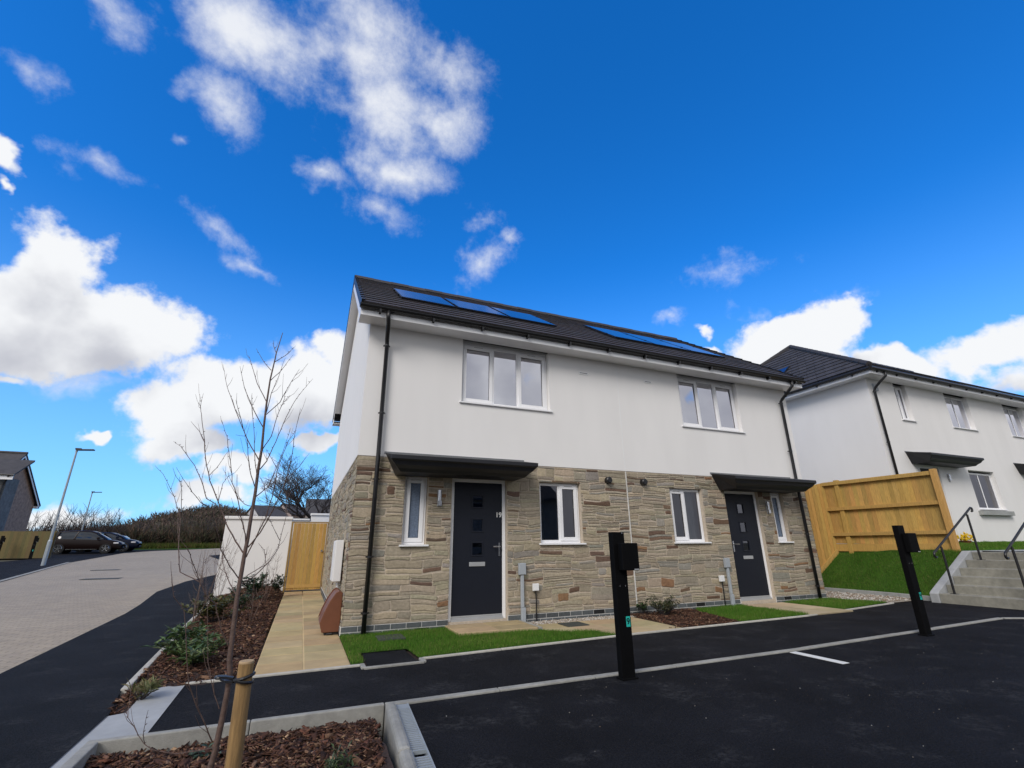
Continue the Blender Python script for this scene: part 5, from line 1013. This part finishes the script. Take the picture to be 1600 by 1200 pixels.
# bare saplings in the side bed
def sapling(x, y, z, h, label, seed, spread=.35, n=6):
    rd = random.Random(seed); t = thing('bare_sapling', (x, y, z), label, 'shrub', 'bare twiggy shrubs in the side bed'); mb = MB()
    for s in range(n):
        a = rd.uniform(0, 6.28); p = Vector((x, y, z)); d = Vector((math.cos(a)*spread*.8, math.sin(a)*spread*.8, 1)).normalized(); pts = [p]; l = h*rd.uniform(.6, 1.05)
        for k in range(6): d = (d+Vector((rd.uniform(-.15, .15), rd.uniform(-.15, .15), .05))).normalized(); pts.append(pts[-1]+d*l/6)
        mb.tube(pts, [.0045*(1-i/7)+.001 for i in range(7)], 4)
        for k in range(9):
            q = pts[rd.randint(2, 5)]; b = rd.uniform(0, 6.28); v = Vector((math.cos(b), math.sin(b), rd.uniform(.3, 1.4))).normalized(); l2 = rd.uniform(.08, .26)*h/1.2; mb.tube([q, q+v*l2*.5, q+(v+Vector((0, 0, .3))).normalized()*l2], [.0018, .0014, .001], 3)
    mb.build('stems', 'bark', t)
sapling(-1.95, 1.2, -.05, 1.15, 'bare twiggy shrub over the pale edging, nearest the camera', 1); sapling(-2.1, 3.4, -.05, 1.3, 'bare twiggy shrub over the pale edging, midway to the white wall', 2); sapling(-1.25, 1.8, -.05, .95, 'bare thin shrub beside the sandstone side path', 3); sapling(-2.2, 5.4, 0, 1.5, 'bare twiggy shrub by the left end of the white wall', 4); sapling(-1.2, 4.5, 0, 1.2, 'bare twiggy shrub in front of the white wall near the gate', 5)

# ------------------------------------------------------------------ lamp posts
def lamp(x, y, h, label, ang=0):
    z = G(x, y); t = thing('street_lamp', (x, y, z), label, 'street lamp', 'street lamps along the estate road')
    MB().tube([(x, y, z-.1), (x, y, z+1.1), (x, y, z+1.16), (x, y, z+h)], [.085, .085, .057, .038], 16).build('column', 'galv', t, smooth=False)
    MB().box(x-.045, x+.045, y-.088, y-.080, z+.35, z+.85).build('door', 'galv', t)
    MB().tube([(x, y, z+h-.08), (x, y, z+h+.06)], .05, 12).build('spigot', 'galv', t)
    ca, sa = math.cos(ang), math.sin(ang)
    MB().obox((x+ca*.33, y+sa*.33, z+h+.05), (ca*.36, sa*.36, .02), (-sa*.12, ca*.12, 0), (0, 0, .028)).obox((x+ca*.05, y+sa*.05, z+h+.09), (ca*.12, sa*.12, 0), (-sa*.07, ca*.07, 0), (0, 0, .03)).build('lantern', 'slate', t, bevel=.01)
lamp(-11.70, 22.7, 5.45, 'tall grey lamp column at the edge of the beige road, the nearer one'); lamp(-19.3, 49.0, 5.0, 'distant lamp column rising behind the parked cars', .1)

# ------------------------------------------------------------------ cars
def car(x, y, z, rz, paint, label, L=4.35, W_=1.82, Hh=1.58):
    t = thing('parked_car', (0, 0, 0), label, 'car', 'cars parked by the hedge'); 
    st = [  # x, halfwidth, z_sill, z_belt, (front at +x)
        (-2.17, .62, .42, .78), (-2.12, .78, .32, .98), (-1.95, .86, .26, 1.04), (-1.5, .90, .24, 1.06), (-.9, .91, .22, 1.03), (0, .91, .22, .99), (.7, .91, .22, .96), (1.05, .90, .22, .97), (1.5, .88, .24, .90), (1.85, .82, .26, .82), (2.08, .70, .30, .72), (2.16, .52, .40, .60)]
    b = MB(); vs = []; 
    for (X, w, zs, zb_) in st:
        m_ = (zs+zb_)/2
        half = [(w*.90, zs), (w*.985, zs+.12), (w, m_-.03), (w*.985, zb_-.10), (w*.93, zb_), (w*.5, zb_+.035)]
        vs += [(X, -a, c) for a, c in half]+[(X, a, c) for a, c in half[::-1]]
    n = 12; fs = [(i*n+j, i*n+(j+1) % n, (i+1)*n+(j+1) % n, (i+1)*n+j) for i in range(len(st)-1) for j in range(n)]; b.add(vs, fs+[list(range(n)), [len(vs)-n+j for j in range(n)][::-1]])
    body = b.build('body', paint, t, smooth=True)
    cab = [(-2.0, .70, 1.02, .62, 1.10), (-1.75, .84, 1.04, .66, 1.42), (-1.3, .87, 1.03, .68, Hh-.05), (-.5, .88, 1.0, .70, Hh), (.25, .88, .98, .69, Hh-.03), (.62, .87, .96, .66, Hh-.17), (1.0, .85, .96, .70, 1.20), (1.32, .80, .92, .74, .98)]
    g = MB(); vs = []
    for (X, w, zb_, wt, zt_) in cab: vs += [(X, -w, zb_-.03), (X, -(wt*.9+w*.1)+.0, zt_-.06), (X, -wt*.86, zt_), (X, wt*.86, zt_), (X, (wt*.9+w*.1), zt_-.06), (X, w, zb_-.03)]
    n = 6; g.add(vs, [(i*n+j, (i+1)*n+j, (i+1)*n+j+1, i*n+j+1) for i in range(len(cab)-1) for j in range(n-1)]+[list(range(6)), [len(vs)-6+j for j in range(6)][::-1]])
    g.build('windows', 'carglass', t, smooth=True)
    r = MB(); vs = []
    for (X, w, zb_, wt, zt_) in cab[1:6]: vs += [(X, -(wt*.9+w*.1)-.012, zt_-.085), (X, -(wt*.9+w*.1)-.01, zt_-.045), (X, -wt*.84, zt_+.015), (X, wt*.84, zt_+.015), (X, (wt*.9+w*.1)+.01, zt_-.045), (X, (wt*.9+w*.1)+.012, zt_-.085)]
    r.add(vs, [(i*6+j, (i+1)*6+j, (i+1)*6+j+1, i*6+j+1) for i in range(4) for j in range(5)]); r.build('roof', paint, t, smooth=True)
    for s in (-1, 1):
        for Xa, Xb in ((-1.78, -1.55), (-.62, -.52)): MB().prism([(Xa, s*.905, .98), (Xb, s*.905, .98), (Xb+.10, s*.73, Hh-.06), (Xa+.14, s*.73, Hh-.08)], (0, -s*.03, 0)).build('pillar', paint, t)
        MB().tube([(1.30, s*.80, .95), (.62, s*.70, Hh-.12)], .03, 6).build('pillar', paint, t)
        MB().box(.72, .90, s*.90 if s > 0 else s*1.06, s*1.06 if s > 0 else s*.90, .98, 1.12).build('mirror', paint, t, bevel=.03)
        MB().box(1.72, 2.02, s*.80-.05, s*.80+.05, .66, .76).build('headlight', 'headlight', t, bevel=.02)
        MB().box(-2.14, -1.98, s*.74-.09, s*.74+.09, .82, .95).build('tail_light', 'terracotta', t, bevel=.02)
        MB().box(-.9, .85, s*.905-.012, s*.905+.012, .27, .30).build('sill_trim', 'chrome', t)
        for X in (-1.32, 1.32):
            w = MB().tube([(X, s*.915, .34), (X, s*.70, .34)], .34, 24).build('wheel', 'tyre', t)
            rm = MB().tube([(X, s*.925, .34), (X, s*.9, .34)], .05, 12)
            for k in range(5): a = k*1.2566+.3; rm.obox((X+.12*math.cos(a), s*.922, .34+.12*math.sin(a)), (.10*math.cos(a), 0, .10*math.sin(a)), (-.025*math.sin(a), 0, .025*math.cos(a)), (0, .006, 0))
            rm.tube([(X+.225*math.cos(k*.5236), s*.922, .34+.225*math.sin(k*.5236)) for k in range(13)], .014, 6); rm.build('rim', 'chrome', w)
    t.location = (x, y, z); t.rotation_euler.z = rz; return t
car(-15.15, 38.0, G(0, 38.0)-.0, .06, 'carbrown', 'dark brown crossover, nearer of the two parked cars')
car(-14.9, 41.2, G(0, 41.2), .02, 'carblue', 'dark blue car parked just behind the brown one', Hh=1.46)

# ------------------------------------------------------------------ neighbouring property on the left
t = thing('garden_fence', (-16, 29, .6), 'weathered greenish timber fence on the far left', 'fence')
mb = MB(); boards(mb, (-26, 31.6, 0), (-14.6, 31.0, 0), lambda p: .55, lambda p: 2.17, 70, (0, -1, 0), base=(.13, .10, .035)); mb.build('boards', 'wood', t)
for i in range(6): x = -25.8+i*2.24; MB().col((.12, .09, .04)).box(x-.05, x+.05, 31.6-(x+26)*.05+.03, 31.6-(x+26)*.05+.13, .4, 2.2).build('post', 'wood', t)
def ev_far(x, y, label):
    c = copy_tree(ev1); c.location = (x, y, G(x, y)); c['label'] = label; return c
ev_far(-15.05, 30.0, 'distant black charging post by the weathered fence, just left of the lamp column'); ev_far(-16.75, 30.5, 'distant black charging post at the far left edge by the weathered fence')
H3 = thing('stone_gabled_house', (-22, 42, .8), 'dark stone gabled house on the far left with a small front wing', 'house')
gx_ = -22.0
mb = MB().col((.34, .22, .16)); mb.add([(gx_-.01, 37.6, .3), (gx_-.01, 46, .3), (gx_-.01, 46, 4.9), (gx_-.01, 41.8, 8.25), (gx_-.01, 37.6, 4.9)], [(0, 1, 2, 3, 4)]).quad((-34, 37.6, .3), (gx_-.01, 37.6, .3), (gx_-.01, 37.6, 4.9), (-34, 37.6, 4.9)).quad((-34, 46, .3), (gx_-.01, 46, .3), (gx_-.01, 46, 4.9), (-34, 46, 4.9)).add([(-34, 37.6, .3), (-34, 46, .3), (-34, 46, 4.9), (-34, 41.8, 8.25), (-34, 37.6, 4.9)], [(0, 1, 2, 3, 4)]); mb.build('wall', 'greystone', H3)
mb = MB(); 
for s in (-1, 1):
    ye = 41.8+s*4.65; mb.prism([(gx_+.28, 41.8, 8.38), (gx_+.28, ye, 4.72), (gx_+.28, ye, 4.60), (gx_+.28, 41.8, 8.26)], (-12.4, 0, 0))
ro = mb.build('roof', 'slate', H3); MB().tube([(gx_+.3, 41.8, 8.40), (-34.2, 41.8, 8.40)], .11, 8).build('ridge', 'slate', ro)
mb = MB()
for s in (-1, 1): ye = 41.8+s*4.6; mb.prism([(gx_+.24, 41.8, 8.24), (gx_+.24, ye, 4.60), (gx_+.24, ye, 4.42), (gx_+.24, 41.8, 8.06)], (-.03, 0, 0))
mb.box(gx_-.02, gx_+.24, 46.0, 46.4, 4.42, 4.60).build('barge_board', 'upvc', H3)
mb = MB().col((.15, .15, .145)).box(-30, -19.85, 36.0, 37.595, .3, 5.85).build('front_wing', 'greystone', H3)
wr = MB().prism([(-19.35, 35.6, 6.08), (-19.35, 37.6, 7.3), (-19.35, 37.6, 7.18), (-19.35, 35.6, 5.96)], (-10.9, 0, 0)).build('wing_roof', 'slate', mb)
MB().box(-30.1, -19.4, 35.58, 35.62, 5.66, 5.94).build('fascia', 'upvc', mb); MB().tube([(-19.6, 35.5, 5.95), (-19.85, 35.9, 5.6), (-19.95, 35.93, 5.3), (-19.95, 35.93, .6)], .06, 8).tube([(-30, 35.52, 5.98), (-19.35, 35.52, 5.98)], .06, 8).build('gutter', 'black', mb)

# ------------------------------------------------------------------ woodland, hedge, hill
def hz(x, y):
    pr = np.interp(x, [-60, -40, -31, -28, -24, -20, -15, -9, -3, 4, 15, 60, 120], [1.1, 1.3, 2.2, 3.6, 5.6, 6.8, 7.4, 6.4, 6.4, 6.6, 7, 8, 8])
    return 1.0+(pr-1.0)*np.clip((y-68)/26, 0, 1)**.8*(1-.35*np.clip((y-110)/60, 0, 1))
mb = MB(); hx = np.arange(-70, 130, 4.); hy = np.arange(64, 180, 5.)
mb.add([(x, y, float(hz(x, y))-.0) for y in hy for x in hx], [(j*len(hx)+i, j*len(hx)+i+1, (j+1)*len(hx)+i+1, (j+1)*len(hx)+i) for j in range(len(hy)-1) for i in range(len(hx)-1)]); tag(mb.build('hill', 'soil', smooth=True), kind='structure')
def scrub(name, X, Y, Z, hgt, wd, pal, per=26, w=.06):
    """many thin upswept twig blades"""
    n = len(X)*per; x = np.repeat(X, per); y = np.repeat(Y, per); z = np.repeat(Z, per); hh = np.repeat(hgt, per); ww = np.repeat(wd, per)
    a = RNG.uniform(0, 2*np.pi, n); r = ww*RNG.uniform(0, 1, n)**.5; f = RNG.uniform(.0, .75, n)
    p = np.stack([x+r*np.cos(a)*(.4+f), y+r*np.sin(a)*(.4+f), z+hh*f*(1-.25*(r/ww))], 1); l = hh*RNG.uniform(.12, .38, n); d = np.stack([np.cos(a)*RNG.uniform(0, .8, n), np.sin(a)*RNG.uniform(0, .8, n), RNG.uniform(.3, 1, n)], 1); d /= np.linalg.norm(d, axis=1)[:, None]
    s = RNG.normal(0, 1, (n, 3)); s = np.cross(d, s); s /= np.linalg.norm(s, axis=1)[:, None]; wid = w*RNG.uniform(.4, 1.3, n)[:, None]*(1.4-f[:, None])
    V = np.stack([p-s*wid, p+s*wid, p+d*l[:, None]], 1).reshape(-1, 3); C_ = np.array(pal)[RNG.choice(len(pal), n)]*RNG.uniform(.6, 1.3, n)[:, None]
    return raw(name, V, np.arange(3*n), 3, C_, 'scrub')
BR_ = [(.095, .06, .05), (.12, .08, .065), (.065, .048, .036), (.10, .08, .06), (.07, .07, .035)]
n = 1500; X = RNG.uniform(-36, 25, n); Y = RNG.uniform(66, 112, n); kk_ = (X < -11) | (Y < 92); X, Y = X[kk_], Y[kk_]; n = len(X); tag(scrub('hillside_scrub', X, Y, hz(X, Y)-.2, RNG.uniform(1.2, 2.4, n)*np.where(X > -12, .35, 1), RNG.uniform(1., 2.0, n), BR_, 60, .09), kind='stuff')
# hedge bushes, each its own plant
hb = [(-24.5, 55, 3.6, 3), (-22.3, 53.5, 4.0, 2.6), (-20.6, 55, 4.6, 2.6), (-18.6, 53, 3.9, 2.4), (-17.2, 54.5, 3.6, 2.6), (-15.6, 52.5, 3.1, 2.3), (-14.0, 54, 2.7, 2.4), (-12.4, 55, 2.5, 2.4), (-11.2, 53.5, 3.1, 2.6), (-9.2, 54, 3.6, 2.8), (-7.2, 54.5, 3.8, 2.6), (-5.0, 54, 3.8, 2.7), (-13.2, 60, 4.4, 3.2), (-9.5, 61, 5.0, 3.2), (-6, 61, 5.2, 3.2)]
names_ = ['leftmost', 'second', 'third', 'fourth', 'fifth', 'sixth', 'seventh', 'eighth', 'ninth', 'tenth', 'eleventh', 'twelfth']
for i, (x, y, h, w) in enumerate(hb):
    z = 1.1; h *= .86 if i >= 4 else 1; t = thing('hedge_bush', (x, y, z), ('bare wintry bush, %s from the left in the far hedge' % names_[i]) if i < 12 else ['dark bramble mound behind the far hedge, nearest the open sky', 'dark bramble mound behind the far hedge, middle one', 'dark bramble mound behind the far hedge, next to the white wall'][i-12], 'bush', 'bushes of the far hedge')
    k = 26; X = x+RNG.uniform(-1, 1, k)*w*.62; Y = y+RNG.uniform(-1, 1, k)*w*.5; dk = (i >= 4)
    pal = [(.06, .045, .03), (.085, .058, .04), (.05, .052, .025), (.11, .065, .04), (.055, .06, .028)] if dk else [(.075, .052, .046), (.05, .036, .03), (.10, .08, .07)]
    o = scrub('foliage', X, Y, np.full(k, z), RNG.uniform(.65, 1, k)*h*(.8 if not dk else .95), RNG.uniform(.5, 1, k)*w*.45, pal, 150 if dk else 90, .055 if dk else .035); o.parent = t; o.matrix_parent_inverse = Matrix.Translation((-x, -y, -z))
    b = MB(); rd = random.Random(i+60)
    for s in range(26 if not dk else 10):
        a = rd.uniform(0, 6.28); p = Vector((x+rd.uniform(-1, 1)*w*.5, y+rd.uniform(-.6, .6), z)); d = Vector((rd.uniform(-.45, .45), rd.uniform(-.3, .3), 1)).normalized(); pts = [p]; l = h*rd.uniform(.7, 1.08)
        for q in range(5): d = (d+Vector((rd.uniform(-.2, .2), rd.uniform(-.2, .2), .02))).normalized(); pts.append(pts[-1]+d*l/5)
        b.tube(pts, [.04, .032, .026, .02, .014, .008], 4)
        for q in range(7): c = pts[rd.randint(1, 4)]; v = Vector((rd.uniform(-1, 1), rd.uniform(-.6, .6), rd.uniform(.4, 1.2))).normalized(); b.tube([c, c+v*h*rd.uniform(.12, .3)], [.014, .006], 3)
    b.build('stems', 'darkbark', t)
drape('rough_verge', [(-22, 45.5), (-10, 44.6), (-8, 47.5), (20, 52.2), (20, 60), (-30, 60)], .03, 'turf')
grass('verge_grass', [(-16, 46.5), (-8, 48), (4, 49.6), (4, 52.8), (-16, 52)], lambda x, y: np.full(len(x), 1.1), 220, .45, .05, dull=True)

# bare trees
def bare_tree(x, y, z, h, label, seed, r0=.3, name='bare_tree', depth=6, spread=.62, first=.22):
    rd = random.Random(seed); t = thing(name, (x, y, z), label, 'tree'); tk = MB(); br = MB()
    def grow(p, d, l, r, lev):
        n = 3; pts = [p]; 
        for k in range(n): d = (d+Vector((rd.uniform(-.16, .16), rd.uniform(-.16, .16), rd.uniform(-.02, .10)))).normalized(); pts.append(pts[-1]+d*l/n)
        (tk if lev < 1 else br).tube(pts, [r*(1-.35*i/n) for i in range(n+1)], 8 if lev < 1 else (5 if lev < 3 else 3), cap=False)
        if lev >= depth: return
        m_ = 4 if lev in (0, 1) else 3 if lev < 4 else 3
        for k in range(m_):
            q = pts[-1] if k < 2 else pts[rd.randint(1, n-1)]; a = rd.uniform(0, 6.28); s = Vector((math.cos(a), math.sin(a), rd.uniform(-.15, .3)))
            grow(q, (d*(1-spread*.5)+s*spread*rd.uniform(.7, 1.2)).normalized(), l*rd.uniform(.62, .86), max(.012, r*rd.uniform(.5, .66)), lev+1)
    grow(Vector((x, y, z)), Vector((0, 0, 1)), h*first, r0, 0); tk.build('trunk', 'darkbark', t); br.build('crown', 'darkbark', t); return t
bare_tree(.35, 46, 1.1, 9.6, 'large spreading leafless tree beyond the garden gate', 7, .24, first=.30, spread=.62, depth=7)
bare_tree(3.0, 47, 1.1, 9.0, 'leafless tree mostly hidden behind the house gable', 12, .26)
bare_tree(-30.5, 66, 1.0, 5.2, 'small leafless tree on the skyline between the stone house and the lamp', 5, .12, depth=5)

# houses on the hill
def hill_house(x, y, z, w, d, e, r, label, white=True, win=False, rz=0):
    t = thing('hillside_house', (x, y, z), label, 'house', 'houses on the hill'); x1 = x+w; t.rotation_euler.z = rz
    mb = MB().col((.40, .33, .31) if not white else (.6, .6, .62)); mb.add([(x, y, z-2), (x, y+d, z-2), (x, y+d, z+e), (x, y+d/2, z+r-.1), (x, y, z+e)], [(0, 1, 2, 3, 4)]).add([(x1, y, z-2), (x1, y+d, z-2), (x1, y+d, z+e), (x1, y+d/2, z+r-.1), (x1, y, z+e)], [(0, 1, 2, 3, 4)]); mb.quad((x, y, z-2), (x1, y, z-2), (x1, y, z+e), (x, y, z+e)); mb.build('wall', 'greystone', t)
    rf = MB(); 
    for s in (-1, 1): ye = y+d/2+s*(d/2+.3); rf.prism([(x-.25, y+d/2, z+r), (x-.25, ye, z+e-.15), (x-.25, ye, z+e-.3), (x-.25, y+d/2, z+r-.15)], (w+.5, 0, 0))
    rf.build('roof', 'slate', t)
    if win: MB().box(x+w*.35, x+w*.55, y-.05, y+.02, z+e-1.3, z+e-.3).build('window', 'offwhite', t)
hill_house(-9.0, 100, 6.5, 5.4, 7, .6, 2.8, 'dark-roofed house with a pale gable, leftmost of the hill houses above the garden wall', rz=.5)
hill_house(-3.4, 104, 6.9, 3.4, 7, .8, 3.1, 'middle hill house with a pinkish stone gable above the garden wall', white=False, win=False, rz=.6)
hill_house(-.7, 98, 7.2, 11, 8, .3, 3.5, 'larger dark-roofed hill house behind the bare tree', white=False, win=True)

# houses across the court, behind the camera (seen only in the glass)
for i, (x, lab) in enumerate(((-16, 'brick house behind the viewpoint, westmost of three'), (-3, 'brick house behind the viewpoint, central of three'), (10, 'brick house behind the viewpoint, eastmost of three'))):
    t = thing('opposite_house', (x, -30, -.1), lab, 'house', 'houses across the court')
    mb = MB().col((.25, .2, .17)); face_holes(mb, x, x+10, -.1, 4.9, [(x+1.5, x+2.7, 1, 2.2), (x+6.5, x+7.7, 1, 2.2), (x+1.5, x+2.7, 3.3, 4.4), (x+6.5, x+7.7, 3.3, 4.4), (x+4, x+5, 0, 2.1)], -30, -.1)
    mb.quad((x, -38, -.1), (x+10, -38, -.1), (x+10, -38, 4.9), (x, -38, 4.9)).add([(x, -30, -.1), (x, -38, -.1), (x, -38, 4.9), (x, -34, 7.6), (x, -30, 4.9)], [(0, 1, 2, 3, 4)]).add([(x+10, -30, -.1), (x+10, -38, -.1), (x+10, -38, 4.9), (x+10, -34, 7.6), (x+10, -30, 4.9)], [(0, 1, 2, 3, 4)]); mb.build('wall', 'greystone', t)
    rf = MB()
    for s in (-1, 1): ye = -34+s*4.35; rf.prism([(x-.2, -34, 7.75), (x-.2, ye, 4.8), (x-.2, ye, 4.65), (x-.2, -34, 7.6)], (10.4, 0, 0))
    rf.build('roof', 'slate', t)
    mb = MB()
    for a, c in ((1.5, 1), (6.5, 1), (1.5, 3.3), (6.5, 3.3)): mb.box(x+a, x+a+1.2, -30.1, -30.06, c, c+1.15)
    mb.build('window', 'carglass', t)
